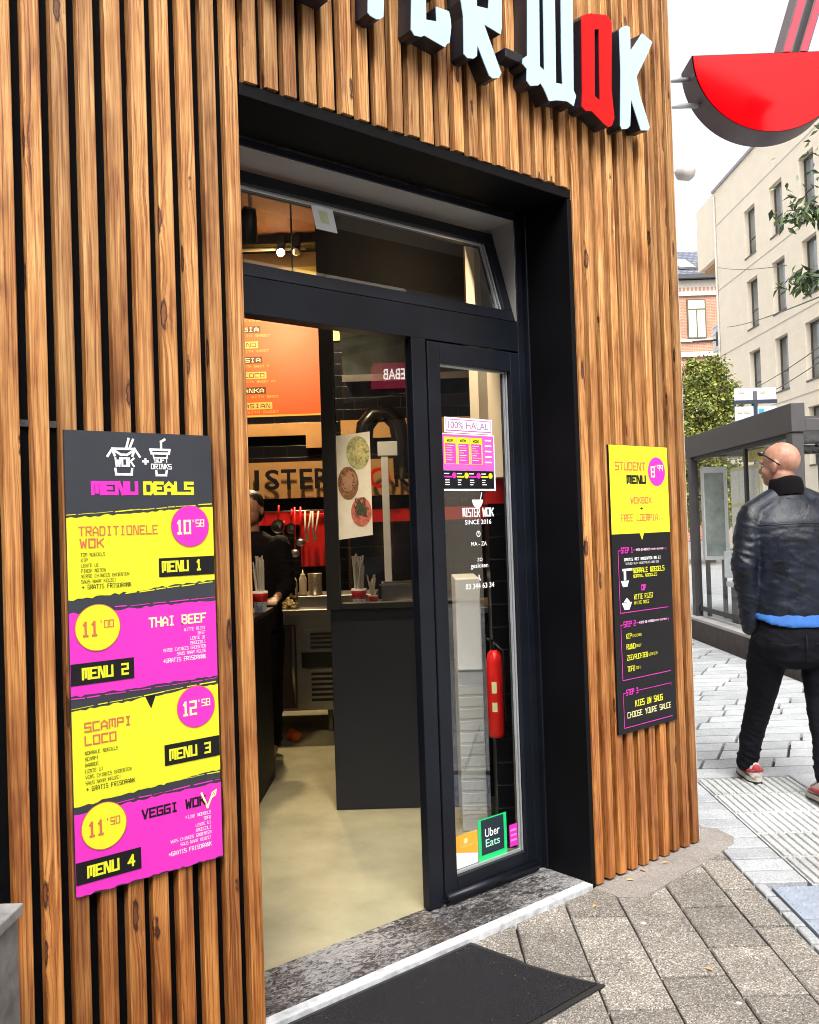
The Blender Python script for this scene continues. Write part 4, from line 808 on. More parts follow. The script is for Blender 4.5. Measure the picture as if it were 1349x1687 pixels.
# ---- raised letters over the door
LF, LB = -0.122, -0.052
KS = (LF+2.39834)/(-0.105+2.39834)
OUT = {
'T': [[(1.846, 3.50), (1.846, 3.155), (1.844, 3.113), (1.853, 3.107), (1.878, 3.104), (1.895, 3.110), (1.908, 3.122), (1.912, 3.165), (1.914, 3.50), (1.985, 3.50), (1.985, 3.565), (1.775, 3.565), (1.775, 3.50)]],
'E': [[(2.033, 3.54), (2.033, 3.221), (2.027, 3.118), (2.04, 3.104), (2.07, 3.108), (2.086, 3.118), (2.181, 3.107), (2.19, 3.122), (2.203, 3.130), (2.214, 3.189), (2.212, 3.217), (2.205, 3.241), (2.145, 3.237), (2.145, 3.185), (2.097, 3.176), (2.1, 3.29), (2.17, 3.29), (2.17, 3.35), (2.1, 3.35), (2.1, 3.47), (2.21, 3.49), (2.21, 3.545)]],
'R': [[(2.245, 3.50), (2.265, 3.45), (2.265, 3.302), (2.275, 3.248), (2.271, 3.112), (2.288, 3.103), (2.319, 3.110), (2.336, 3.125), (2.34, 3.165), (2.36, 3.13), (2.395, 3.072), (2.412, 3.067), (2.444, 3.077), (2.46, 3.099), (2.443, 3.131), (2.378, 3.253), (2.463, 3.244), (2.471, 3.274), (2.475, 3.374), (2.485, 3.50), (2.44, 3.545), (2.27, 3.545)],
      [(2.345, 3.308), (2.345, 3.46), (2.408, 3.46), (2.408, 3.352), (2.403, 3.318)]],
'W': [[(2.617, 3.53), (2.617, 3.425), (2.606, 3.21), (2.579, 3.19), (2.577, 3.17), (2.6, 3.157), (2.597, 3.112), (2.616, 3.098), (2.66, 3.112), (2.675, 3.125), (2.693, 3.108), (2.721, 3.069), (2.766, 3.085), (2.83, 3.098), (2.868, 3.09), (2.885, 3.135), (2.871, 3.154), (2.886, 3.5), (2.887, 3.54), (2.816, 3.54), (2.805, 3.283), (2.805, 3.159), (2.766, 3.152), (2.777, 3.481), (2.779, 3.53), (2.710, 3.53), (2.708, 3.457), (2.704, 3.319), (2.700, 3.180), (2.674, 3.19), (2.684, 3.448), (2.686, 3.53)]],
'O': [[(2.936, 3.46), (2.948, 3.479), (2.997, 3.503), (3.105, 3.532), (3.135, 3.513), (3.116, 3.229), (3.129, 3.111), (3.109, 3.074), (3.085, 3.063), (3.055, 3.070), (2.996, 3.095), (2.981, 3.101), (2.944, 3.091), (2.919, 3.102), (2.926, 3.165)], [(3.018, 3.445), (3.004, 3.168), (3.036, 3.158), (3.047, 3.454)]],
'K': [[(3.185, 3.497), (3.202, 3.513), (3.239, 3.533), (3.26, 3.532), (3.258, 3.431), (3.347, 3.535), (3.42, 3.521), (3.384, 3.461), (3.295, 3.333), (3.313, 3.26), (3.376, 3.138), (3.367, 3.121), (3.311, 3.107), (3.249, 3.222), (3.236, 3.107), (3.216, 3.09), (3.176, 3.077), (3.168, 3.09), (3.185, 3.327)]],
'M': [[(1.00, 3.11), (1.07, 3.10), (1.07, 3.40), (1.12, 3.25), (1.17, 3.40), (1.17, 3.10), (1.24, 3.11), (1.24, 3.54), (1.16, 3.53), (1.12, 3.40), (1.08, 3.53), (1.00, 3.54)]],
'I': [[(1.32, 3.11), (1.39, 3.10), (1.40, 3.54), (1.33, 3.54)]],
'S': [[(1.48, 3.11), (1.69, 3.10), (1.70, 3.36), (1.56, 3.38), (1.56, 3.48), (1.69, 3.48), (1.69, 3.54), (1.48, 3.54), (1.48, 3.32), (1.62, 3.30), (1.62, 3.17), (1.48, 3.17)]]}
sgn = thing('shop_sign_lettering', (2.4, -0.05, 3.1), 'row of big raised shop sign letters over the doorway, pale with one red', 'shop sign')
def letter(ch, red):
    loops = [[(x*KS, 1.45+(z-1.45)*KS) for x, z in lp] for lp in OUT[ch]]
    bm = bmesh.new(); es = []
    for lp in loops:
        vs = [bm.verts.new((x, LF, z)) for x, z in lp]
        es += [bm.edges.new((vs[i], vs[(i+1) % len(vs)])) for i in range(len(vs))]
    bmesh.ops.triangle_fill(bm, use_beauty=True, use_dissolve=False, edges=es)
    V = [v.co.copy() for v in bm.verts]; idx = {v: i for i, v in enumerate(bm.verts)}
    F = []
    for fa in bm.faces:
        q = [idx[v] for v in fa.verts]
        F.append(q if fa.normal.y < 0 else q[::-1])
    bm.free()
    fm = MB(); fm.add(V, F, 0, 0.5)
    fo = MB()                                         # the deep black return, its back against the slats
    for lp in loops: fo.prism(lp, lambda u, v, d: (u, d, v), LF+0.0035, LB, 0, caps=(False, False))
    fo.add([Vector((v.x, LB, v.z)) for v in V], [q[::-1] for q in F], 0)
    o = fo.build('letter', M['return'], sgn)
    # acrylic face with a small real edge
    for lp in loops: fm.prism(lp, lambda u, v, d: (u, d, v), LF, LF+0.0035, 0, caps=(False, False))
    fm.build('letter_face', M['letter_red'] if red else M['letter'], o)
for ch in 'MISTERWOK': letter(ch, ch == 'O')
cbx = MB(); cbx.box(2.48, 2.575, -0.11, -0.052, 3.165, 3.20); cbx.build('cable_box', M['return'], sgn, 0.003)

# ---- projecting wok sign
pjs = thing('projecting_sign', ST(1.75, 4.65, 3.7), 'red bowl shaped sign with chopsticks sticking out from the corner', 'shop sign')
RC, ZC, RR = 1.868, 3.775, 0.40
arc = [(RC-RR*math.cos(a), ZC-RR*math.sin(a)) for a in [math.pi*k/40 for k in range(41)]]
T0, T1 = 4.60, 4.79
p = MB(ST); p.prism(arc, lambda u, v, d: (u, d, v), T0+0.004, T1, 0, caps=(False, True)); p.build('casing', mat('dull_purple_casing', (0.075, 0.05, 0.06), 0.4, var=0.25, scale=6), pjs)
p = MB(ST); p.prism([(RC+(x-RC)*0.985, ZC-0.004+(z-ZC)*0.985) for x, z in arc], lambda u, v, d: (u, d, v), T0, T0+0.006, 0); p.build('face', mat('red_glossy_acrylic', (0.55, 0.0005, 0.003), 0.05, var=0.01, spec=0.16), pjs)
for (a, b, c) in ((1.946, 2.15, 0.052), (2.03, 2.24, 0.046)):
    p = MB(ST); p.add([(a-c/2, T0+0.01, ZC), (a+c/2, T0+0.01, ZC), (b+c/2, T0+0.01, ZC+0.62), (b-c/2, T0+0.01, ZC+0.62), (a-c/2, T1-0.02, ZC), (a+c/2, T1-0.02, ZC), (b+c/2, T1-0.02, ZC+0.62), (b-c/2, T1-0.02, ZC+0.62)], [(3, 2, 1, 0), (4, 5, 6, 7), (0, 1, 5, 4), (1, 2, 6, 5), (2, 3, 7, 6), (3, 0, 4, 7)], 0)
    st_ = p.build('chopstick', mat('chopstick_side', (0.10, 0.05, 0.05), 0.4), pjs)
    c *= 0.72; p = MB(ST); p.add([(a-c/2, T0+0.006, ZC+0.005), (a+c/2, T0+0.006, ZC+0.005), (b+c/2, T0+0.006, ZC+0.61), (b-c/2, T0+0.006, ZC+0.61)], [(3, 2, 1, 0)], 0); p.build('chopstick_face', mat('pinkish_acrylic', (0.45, 0.05, 0.08), 0.2, spec=0.2), st_)
for z in (3.70, 3.565):
    p = MB(ST); p.tube([(1.20, 4.70, z), (1.52, 4.70, z)], 0.0125, 10); p.build('bracket', mat('galvanised_tube', (0.5, 0.5, 0.5), 0.4, metal=0.5), pjs)
# white spotlight at the corner
fl_ = thing('security_light', ST(1.26, 4.33, 3.09), 'white round floodlight fixed to the building corner', 'floodlight')
p = MB(ST); p.tube([(1.235, 4.33, 3.092), (1.262, 4.33, 3.092)], 0.033, 16); p.tube([(1.262, 4.33, 3.092), (1.305, 4.34, 3.094)], 0.012, 10); p.build('mount', M['white'], fl_)
p = MB(ST); p.tube([(1.30, 4.36, 3.10), (1.311, 4.35, 3.098), (1.342, 4.315, 3.082), (1.352, 4.305, 3.078)], [0.03, 0.043, 0.044, 0.034], 16); p.build('lamp_head', mat('off_white_plastic', (0.6, 0.57, 0.55), 0.5), fl_)

# ---- stickers on the glass
def gfun(x, z, d): return (x, 0.2275-d, z)
def sticker(name, label, x0, x1, z0, z1, draw, mats):
    p = MB(); rect(p, gfun, x0, x1, z0, z1, 0, 0); draw(p); return tag(p.build(name, mats), label, 'sticker')
KG = 1.0045                                           # the glass lies a little behind the plane these were measured on
def gs(x): return x*KG
def gz(z): return 1.45+(z-1.45)*KG
def halal(p):
    rect(p, gfun, gs(2.419), gs(2.667), gz(1.822), gz(1.868), 0.0008, 1); rect(p, gfun, gs(2.422), gs(2.664), gz(1.825), gz(1.865), 0.0012, 0)
    put_text(p, '100% HALAL', gfun, gs(2.43), gz(1.832), 0.222, 0.027, 0.0018, 2, 0.005)
sticker('halal_sticker', 'white sticker reading 100% HALAL with pink border on the door glass', gs(2.412), gs(2.674), gz(1.815), gz(1.875), halal, [M['p_white'], M['p_pink'], mat('mauve_print', (0.30, 0.12, 0.30), 0.4)])
def flyer(p):
    rect(p, gfun, gs(2.397), gs(2.678), gz(1.668), gz(1.808), 0.0006, 1); rect(p, gfun, gs(2.399), gs(2.675), gz(1.596), gz(1.667), 0.0006, 2)
    for i in range(3):
        a = gs(2.406)+0.0705*i; rect(p, gfun, a, a+0.068, gz(1.692), gz(1.798), 0.001, 3); rect(p, gfun, a+0.006, a+0.062, gz(1.694), gz(1.773), 0.0014, 4)
        put_str(p, 'WOK', gfun, a+0.015, gz(1.779), 0.035, 0.011, 0.0014, 2, 0.6)
        for k in range(7): stroke(p, [(a+0.012, gz(1.765-0.0095*k)), (a+0.03+0.025*random.random(), gz(1.765-0.0095*k))], gfun, 0.0011, 0.0018, 3 if k % 2 else 0)
    for k in range(5): stroke(p, [(gs(2.632), gz(1.79-0.022*k)), (gs(2.662), gz(1.79-0.022*k))], gfun, 0.003, 0.001, 0)
    for i in range(4):
        a = gs(2.405)+0.067*i; disc(p, gfun, a+0.05, gz(1.648), 0.0115, 0.0012, 5 if i % 2 == 0 else 3); stroke(p, [(a, gz(1.655)), (a+0.022, gz(1.655))], gfun, 0.002, 0.001, 0); stroke(p, [(a, gz(1.643)), (a+0.034, gz(1.643))], gfun, 0.003, 0.001, 5 if i % 2 == 0 else 3)
        for k in range(3): stroke(p, [(a+0.003, gz(1.63-0.009*k)), (a+0.014+0.012*random.random(), gz(1.63-0.009*k))], gfun, 0.0018, 0.001, 0)
sticker('menu_flyer', 'pink and black menu flyer taped on the door glass', gs(2.392), gs(2.684), gz(1.588), gz(1.812), flyer, [M['p_white'], mat('hot_pink_print', (0.72, 0.10, 0.48), 0.4), M['p_ink'], M['p_yellow'], mat('deep_pink_print', (0.68, 0.05, 0.42), 0.4), M['p_pink']])
p = MB()
P = [(gs(2.578)+0.03*math.cos(a), gz(1.553)+0.034*math.sin(a)) for a in [math.pi+math.pi*k/14 for k in range(15)]]
p.add([gfun(*q, 0) for q in P], [tuple(range(len(P)))], 0)
stroke(p, [(gs(2.595), gz(1.556)), (gs(2.602), gz(1.580))], gfun, 0.0025, 0.0001, 0)
put_str(p, 'MISTER', gfun, gs(2.493), gz(1.485), 0.095, 0.036, 0.0001, 0, 0.85); put_str(p, 'WOK', gfun, gs(2.602), gz(1.485), 0.066, 0.036, 0.0001, 0, 0.85)
put_text(p, 'SINCE 2016', gfun, gs(2.505), gz(1.455), 0.147, 0.019, 0, 0, 0.012)
n = 18
for k in range(n):
    a, b = 2*math.pi*k/n, 2*math.pi*(k+1)/n; cu, cv = gs(2.577), gz(1.417)
    p.add([gfun(cu+0.0115*math.cos(a), cv+0.0125*math.sin(a), 0), gfun(cu+0.0115*math.cos(b), cv+0.0125*math.sin(b), 0), gfun(cu+0.008*math.cos(b), cv+0.009*math.sin(b), 0), gfun(cu+0.008*math.cos(a), cv+0.009*math.sin(a), 0)], [(0, 1, 2, 3)], 0)
stroke(p, [(gs(2.577), gz(1.425)), (gs(2.577), gz(1.417)), (gs(2.581), gz(1.417))], gfun, 0.0012, 0.0001, 0)
put_text(p, 'MA - ZA', gfun, gs(2.535), gz(1.370), 0.088, 0.016, 0, 0, 0.012); put_text(p, 'ZO', gfun, gs(2.565), gz(1.308), 0.03, 0.014, 0, 0, 0.012); put_text(p, 'gesloten', gfun, gs(2.528), gz(1.277), 0.098, 0.024, 0, 0, 0.006)
stroke(p, [(gs(2.572), gz(1.252)), (gs(2.572), gz(1.243)), (gs(2.580), gz(1.234))], gfun, 0.0028, 0.0001, 0)
put_text(p, '03 344 63 34', gfun, gs(2.497), gz(1.201), 0.16, 0.021, 0, 0, 0.012)
tag(p.build('window_lettering', M['p_white']), 'white vinyl logo, opening days and phone number on the door glass', 'lettering')
def uber(p):
    rect(p, gfun, gs(2.535), gs(2.661), gz(0.156), gz(0.292), 0.0008, 1)
    put_text(p, 'Uber', gfun, gs(2.555), gz(0.222), 0.082, 0.033, 0.0014, 2, 0.008); put_text(p, 'Eats', gfun, gs(2.557), gz(0.183), 0.08, 0.031, 0.0014, 3, 0.008)
sticker('delivery_sticker', 'square green edged delivery sticker with dark centre low on the door glass', gs(2.519), gs(2.678), gz(0.130), gz(0.297), uber, [M['p_green'], mat('teal_black_print', (0.012, 0.024, 0.034), 0.4), M['p_white'], mat('mint_print', (0.35, 0.75, 0.55), 0.4)])
def orange(p):
    p.add([gfun(gs(2.386), gz(0.205), 0.0006), gfun(gs(2.514), gz(0.175), 0.0006), gfun(gs(2.514), gz(0.263), 0.0006), gfun(gs(2.386), gz(0.265), 0.0006)], [(0, 1, 2, 3)], 1)
    disc(p, gfun, gs(2.450), gz(0.236), 0.011, 0.001, 2); put_text(p, 'thuisbezorgd', gfun, gs(2.418), gz(0.212), 0.07, 0.009, 0.001, 2)
sticker('takeaway_sticker', 'orange and white sticker in the lower left corner of the door glass', gs(2.386)+0.002, gs(2.513), gz(0.138), gz(0.264), orange, [M['p_white'], M['p_orange'], mat('pale_orange_print', (0.85, 0.62, 0.3), 0.4)])
def pk(p):
    for k in range(3): stroke(p, [(gs(2.703), gz(0.215-0.02*k)), (gs(2.729), gz(0.215-0.02*k))], gfun, 0.004, 0.0006, 1)
sticker('pink_sticker', 'tiny pink sticker beside the green edged one on the door glass', gs(2.694), gs(2.739), gz(0.150), gz(0.238), pk, [M['p_pink'], mat('pale_pink_print', (0.75, 0.25, 0.6), 0.4)])
def tsf(u, v, d): return TS(u, 0.0235-d, v)
p = MB(); p.f = lambda *a: Vector(a)
p.add([tsf(1.905, SHT-0.051, 0), tsf(2.0, SHT-0.051, 0), tsf(2.0, 0.262, 0), tsf(1.905, 0.262, 0)], [(3, 2, 1, 0)], 0); p.add([tsf(1.933, SHT-0.072, .0006), tsf(1.972, SHT-0.072, .0006), tsf(1.972, 0.292, .0006), tsf(1.933, 0.292, .0006)], [(3, 2, 1, 0)], 1)
tag(p.build('paper_label', [M['p_white'], mat('pale_yellow_print', (0.62, 0.66, 0.42), 0.5)]), 'white paper label with yellow patch stuck on the transom window', 'label')

# ---- doormat and planter
def carpet_mat():
    m, t, p = newmat('charcoal_carpet'); c = coords(t)
    n = N(t, 'ShaderNodeTexNoise', i_Scale=420.0, i_Detail=3.0); t.links.new(c, n.inputs['Vector']); v = N(t, 'ShaderNodeTexVoronoi', i_Scale=130.0); t.links.new(c, v.inputs['Vector'])
    r = ramp(t, n.outputs[0], [(0.36, (0.006, 0.0055, 0.008)), (0.52, (0.020, 0.019, 0.023)), (0.72, (0.085, 0.08, 0.075))])
    lt = N(t, 'ShaderNodeMath', operation='LESS_THAN'); lt.inputs[1].default_value = 0.16; t.links.new(v.outputs['Distance'], lt.inputs[0])
    s2 = N(t, 'ShaderNodeSeparateColor'); t.links.new(v.outputs['Color'], s2.inputs[0]); g2 = N(t, 'ShaderNodeMath', operation='GREATER_THAN'); g2.inputs[1].default_value = 0.965; t.links.new(s2.outputs[0], g2.inputs[0])
    ml = N(t, 'ShaderNodeMath', operation='MULTIPLY'); t.links.new(lt.outputs[0], ml.inputs[0]); t.links.new(g2.outputs[0], ml.inputs[1])
    t.links.new(mixc(t, r.outputs[0], (0.5, 0.48, 0.45), ml.outputs[0]), p.inputs['Base Color']); p.inputs['Roughness'].default_value = 0.97; p.inputs['Specular IOR Level'].default_value = 0.1
    bump(t, n.outputs[0], p, 0.9, 0.004); return m
dm = thing('doormat', (1.6, -0.3, 0), 'charcoal doormat with a cut edge lying in front of the white nosing', 'doormat')
outl = [(0.95, -0.575), (1.5, -0.568), (2.302, -0.556), (2.27, -0.46), (2.262, -0.438), (2.228, -0.29), (2.232, -0.26), (2.208, -0.052), (0.95, -0.056)]
p = MB(); cx, cy = 1.62, -0.31; inn = [(x+(0.02 if x < 1.2 else -0.02 if x > 2.1 else 0), y+(0.018 if y < -0.5 else -0.018 if y > -0.1 else 0)) for x, y in outl]
n = len(outl)
p.add([(x, y, 0.003) for x, y in outl]+[(x, y, 0.008) for x, y in outl], [(i, (i+1) % n, n+(i+1) % n, n+i) for i in range(n)]+[tuple(n+i for i in range(n))], 0); p.build('rubber_edge', mat('black_rubber', (0.018, 0.018, 0.018), 0.6), dm)
p = MB(); p.prism(inn, lambda u, v, d: (u, v, d), 0.0125, 0.0082, 0); p.build('carpet', carpet_mat(), dm)
lm = mat('dry_leaf', (0.45, 0.28, 0.10), 0.7, var=0.3)
for (x, y) in ((3.17, -0.075), (3.31, -0.09), (3.05, -0.10), (2.75, -0.16), (2.62, -0.72)):
    p = MB(); a = random.uniform(0, 6.3); c, d = math.cos(a)*0.018, math.sin(a)*0.018
    p.add([(x-c, y-d, 0.006), (x-d*0.4, y+c*0.4, 0.010), (x+c, y+d, 0.007), (x+d*0.4, y-c*0.4, 0.012)], [(0, 3, 2, 1)], 0); tag(p.build('dry_leaf', lm), 'tiny dry leaf scrap lying on the pavement before the slats', 'leaf', 'dry leaf scraps')
GW = mat('weathered_grey_wood', (0.17, 0.165, 0.16), 0.85, var=0.4, scale=14, bmp=0.5, bscale=50)
pt = thing('wooden_planter', ST(-1.1, 1.6, 0), 'weathered grey wooden box at the foot of the left slats', 'planter')
p = MB(ST)
for k in range(6): p.box(-0.933, -0.908, 1.2+0.1417*k+0.001, 1.2+0.1417*(k+1)-0.001, 0.0, 0.618)
p.box(-1.4, -0.934, 1.2, 1.225, 0, 0.618); p.box(-1.4, -0.934, 2.025, 2.05, 0, 0.618); p.box(-1.4, -1.375, 1.226, 2.024, 0, 0.618); p.build('side_boards', GW, pt, 0.003)
p = MB(ST); p.box(-0.993, -0.900, 1.19, 2.06, 0.62, 0.645); p.box(-1.41, -0.994, 1.97, 2.06, 0.62, 0.645); p.box(-1.41, -0.994, 1.19, 1.28, 0.62, 0.645); p.box(-1.41, -1.32, 1.281, 1.969, 0.62, 0.645); p.build('rim', mat('pale_grey_wood', (0.27, 0.265, 0.26), 0.8, var=0.35, scale=14, bmp=0.4, bscale=50), pt, 0.003)
p = MB(ST); p.box(-1.374, -0.935, 1.226, 2.024, 0.4, 0.56); p.build('soil', mat('potting_soil', (0.03, 0.022, 0.015), 0.95, bmp=0.8, bscale=40), pt)

# ================================================================== STREET
# platform and shelter
pf = MB(ST); pf.box(3.42, 7.0, 5.6, 60, -0.05, 0.205, 0); pf.box(3.37, 3.62, 5.58, 60, 0.206, 0.235, 1)
tag(pf.build('tram_platform', [mat('dark_kerb_face', (0.10, 0.085, 0.08), 0.8, var=0.3, scale=8), mat('pale_kerb_stone', (0.42, 0.41, 0.40), 0.8, var=0.15)]), kind='structure')
tp = MB(ST); tp.quad((3.62, 5.62, 0.209), (7.0, 5.62, 0.209), (7.0, 60, 0.209), (3.62, 60, 0.209)); tag(tp.build('platform_paving', PAV), kind='structure')
ss = thing('bus_shelter', ST(4.2, 10, 0.22), 'dark steel and glass tram shelter on the raised platform', 'bus shelter')
for bb in ((3.46, 3.57, 8.42, 8.55), (3.46, 3.55, 11.52, 11.66), (5.1, 5.2, 8.42, 8.52), (5.1, 5.2, 11.56, 11.66)):
    p = MB(ST); p.box(*bb, 0.21, 2.205); p.build('post', M['darksteel'], ss, 0.006)
p = MB(ST); p.box(3.452, 3.58, 8.40, 11.70, 2.208, 2.472); p.box(3.58, 5.25, 8.41, 8.53, 2.212, 2.325); p.box(3.58, 5.25, 11.58, 11.69, 2.212, 2.325); p.box(5.15, 5.25, 8.53, 11.58, 2.212, 2.325); p.build('fascia', M['darksteel'], ss, 0.006)
p = MB(ST); p.box(3.58, 5.25, 8.53, 11.58, 2.33, 2.36); p.build('roof', M['darksteel'], ss)
p = MB(ST)
for (a, b) in ((8.55, 9.72), (9.78, 11.52)): p.quad((3.51, a, 0.36), (3.51, b, 0.36), (3.51, b, 2.2), (3.51, a, 2.2))
p.quad((3.57, 8.47, 0.36), (5.1, 8.47, 0.36), (5.1, 8.47, 2.2), (3.57, 8.47, 2.2)); p.build('glass_pane', glass_mat('shelter_glass', (0.95, 0.97, 0.97), 0.4, 0.02), ss)
p = MB(ST); p.box(3.495, 3.525, 8.55, 11.52, 0.31, 0.36); p.box(3.495, 3.525, 9.72, 9.78, 0.36, 2.2); p.box(3.49, 3.53, 8.55, 11.52, 2.165, 2.206); p.box(3.57, 5.1, 8.455, 8.485, 2.04, 2.065); p.build('glazing_bar', M['gasket'], ss)
ad = thing('display_case', ST(3.7, 11.4, 0.22), 'grey green poster case with a pale frame inside the tram shelter', 'display case')
p = MB(ST); p.box(3.56, 3.86, 11.38, 11.48, 0.93, 2.08); p.build('frame', M['white'], ad, 0.006)
p = MB(ST); p.box(3.575, 3.81, 11.37, 11.3795, 0.98, 2.0); p.build('poster', mat('grey_green_poster', (0.30, 0.36, 0.33), 0.3, var=0.35, scale=5), ad)
for s_ in (3.60, 3.80):
    p = MB(ST); p.box(s_-0.02, s_+0.02, 11.40, 11.46, 0.21, 0.93); p.build('leg', M['darksteel'], ad)
tt = thing('timetable_case', ST(3.65, 10, 1.6), 'pale yellow timetable panel hanging behind the shelter glass', 'timetable')
p = MB(ST); p.box(3.60, 3.63, 9.62, 10.5, 1.15, 2.0); p.build('backing', mat('pale_yellow_backing', (0.62, 0.58, 0.33), 0.5), tt)
p = MB(ST); p.box(3.59, 3.63, 9.0, 9.9, 2.03, 2.15); p.build('header', mat('yellow_header', (0.60, 0.45, 0.04), 0.5, var=0.5, scale=14), tt)
for i in range(3):
    for j in range(2):
        p = MB(ST); p.box(3.594, 3.5996, 9.66+0.28*i, 9.66+0.28*i+0.25, 1.2+0.4*j, 1.2+0.4*j+0.36); p.build('timetable_sheet', mat('timetable_print', (0.68, 0.67, 0.60), 0.5, var=0.2, scale=40), tt)
bn = thing('shelter_bench', ST(3.8, 10.9, 0.21), 'pale bench with a low back inside the tram shelter', 'bench')
PSE = mat('pale_seat', (0.62, 0.65, 0.68), 0.5)
p = MB(ST); p.box(3.62, 4.5, 10.5, 10.85, 0.64, 0.70); p.build('seat', PSE, bn, 0.01)
p = MB(ST); p.box(3.62, 4.5, 10.86, 10.90, 0.74, 1.05); p.build('backrest', PSE, bn, 0.01)
for s_ in (3.7, 4.4):
    p = MB(ST); p.box(s_-0.04, s_+0.04, 10.6, 10.8, 0.21, 0.64); p.build('leg', M['darksteel'], bn)
# stop flag
sf = thing('stop_sign', ST(5.22, 14, 0.2), 'pale blue and white tram stop sign panel above the shelter', 'sign')
p = MB(ST); p.tube([(5.22, 14.03, 0.2), (5.22, 14.03, 3.35)], 0.045, 10); p.build('pole', M['darksteel'], sf)
p = MB(ST); p.box(4.91, 5.54, 14.0, 14.02, 2.6, 3.12, 0); p.box(4.91, 5.54, 14.0, 14.02, 3.22, 3.40, 0); p.build('panel', mat('pale_blue_panel', (0.55, 0.66, 0.82), 0.4), sf)
p = MB(ST); p.box(4.90, 5.55, 13.985, 14.028, 3.16, 3.215); p.box(5.195, 5.245, 13.98, 13.99, 2.6, 3.16); p.build('crossbar', mat('navy_steel', (0.02, 0.03, 0.05), 0.4), sf)
p = MB(ST); p.box(5.27, 5.35, 13.99, 13.999, 3.02, 3.08, 0); p.box(4.95, 5.02, 13.99, 13.999, 3.02, 3.05, 1); p.box(5.05, 5.13, 13.99, 13.999, 3.02, 3.05, 1); p.box(4.98, 5.06, 13.99, 13.999, 3.32, 3.35, 1); p.box(5.30, 5.38, 13.99, 13.999, 3.32, 3.35, 1); p.build('line_number', [M['p_blue'], mat('tan_print', (0.55, 0.45, 0.22), 0.5)], sf)

# ---- pale apartment block
CREAM = brick_mat('cream_brick_block', (0.78, 0.68, 0.54), (0.80, 0.71, 0.57), (0.73, 0.64, 0.51), 1.0, 0.45, 0.19, 0.006, 0.85, tuple(SB), 0.05, (0.97, 1.03))
ab = thing('apartment_block', ST(18, 38, 0), 'cream apartment block with tall narrow windows across the street', 'building')
BT0, BT1, BS, BZ = -6.0, 43.0, 14.7, 16.6
cols = [37.95+1.28/2-0.64-2.80*k for k in range(16)]
zr = [(12.42, 14.42), (9.38, 11.42), (6.32, 8.42), (3.26, 5.36)]
p = MB(ST)
tedges = [BT1]
wins = []
for c in cols: wins.append((c, c+1.25))
wins = [w_ for w_ in wins if w_[0] > BT0+0.6]
# wall face as strips between the openings, with real reveals
p.box(BS+0.001, BS+9, BT0, BT1, 0, BZ, 1)
ft = 0.26                                             # the brick skin stands in front of the core
def skin(t0, t1, z0, z1): p.box(BS-ft, BS, t0, t1, z0, z1, 0)
prev = BT1
for (a, b) in wins: skin(b, prev, 0, BZ); prev = a
skin(BT0, prev, 0, BZ)
for (a, b) in wins:
    zs = 0
    for (z0, z1) in sorted(zr): skin(a, b, zs, z0); zs = z1
    skin(a, b, zs, BZ)
p.build('wall', [CREAM, mat('window_back', (0.03, 0.035, 0.04), 0.6)], ab)
BGL = mat('window_glass_dark', (0.20, 0.23, 0.25), 0.06, metal=0.75, var=0.5, scale=0.6)
CURT = mat('net_curtain', (0.55, 0.55, 0.5), 0.7, var=0.2)
WFR = mat('bronze_window_frame', (0.09, 0.075, 0.06), 0.5)
def win(a, b, z0, z1):
    q = MB(ST); q.box(BS-0.06, BS-0.001, a, a+0.06, z0, z1); q.box(BS-0.06, BS-0.001, b-0.06, b, z0, z1); q.box(BS-0.06, BS-0.001, a+0.06, b-0.06, z1-0.06, z1); q.box(BS-0.06, BS-0.001, a+0.06, b-0.06, z0, z0+0.06); q.box(BS-0.055, BS-0.002, a+0.06, b-0.06, z0+0.75, z0+0.8)
    q.box(BS-ft-0.03, BS-0.061, a-0.02, b+0.02, z0-0.06, z0+0.002)
    o = q.build('window', WFR, ab)
    q = MB(ST); q.quad((BS-0.03, a+0.06, z0+0.06), (BS-0.03, b-0.06, z0+0.06), (BS-0.03, b-0.06, z1-0.06), (BS-0.03, a+0.06, z1-0.06)); q.build('pane', BGL, o)
    return o
for (a, b) in wins:
    if b < 18: continue
    for (z0, z1) in zr: win(a, b, z0, z1)
for z in (11.95, 8.9, 5.85):                           # recessed course lines
    pass
q = MB(ST)
for z in (15.0, 11.98, 8.92, 5.86): q.box(BS-ft-0.012, BS-ft, BT0, BT1, z-0.02, z+0.02)
q.build('string_course', mat('cream_string', (0.46, 0.42, 0.36), 0.85), ab)
q = MB(ST); q.box(BS-ft-0.08, BS+9, BT0, BT1+0.02, BZ+0.001, BZ+0.12); q.build('roof_edge', mat('zinc_edge', (0.25, 0.25, 0.26), 0.5), ab)
q = MB(ST); q.box(BS-ft, BS+4, BT1+0.001, BT1+2.6, 13.6, BZ); q.build('top_storey_overhang', [CREAM], ab)
q = MB(ST); q.box(BS-ft+0.25, BS+4, BT1+0.002, BT1+2.4, 13.45, 13.598); q.build('overhang_soffit', mat('timber_soffit', (0.40, 0.25, 0.12), 0.6), ab)
for z in (9.6, 6.5, 3.4):
    q = MB(ST); q.box(BS-ft+0.2, BS+3.5, BT1+0.001, BT1+1.5, z-0.2, z); o = q.build('balcony', mat('white_balcony', (0.62, 0.62, 0.62), 0.6), ab)
    q = MB(ST)
    for k in range(10): q.box(BS-ft+0.22, BS-ft+0.26, BT1+0.05+0.15*k, BT1+0.08+0.15*k, z+0.001, z+1.0)
    for zz in (0.3, 0.65, 1.0): q.box(BS-ft+0.2, BS-ft+0.28, BT1+0.001, BT1+1.5, z+zz, z+zz+0.04)
    q.build('railing', M['white'], o)
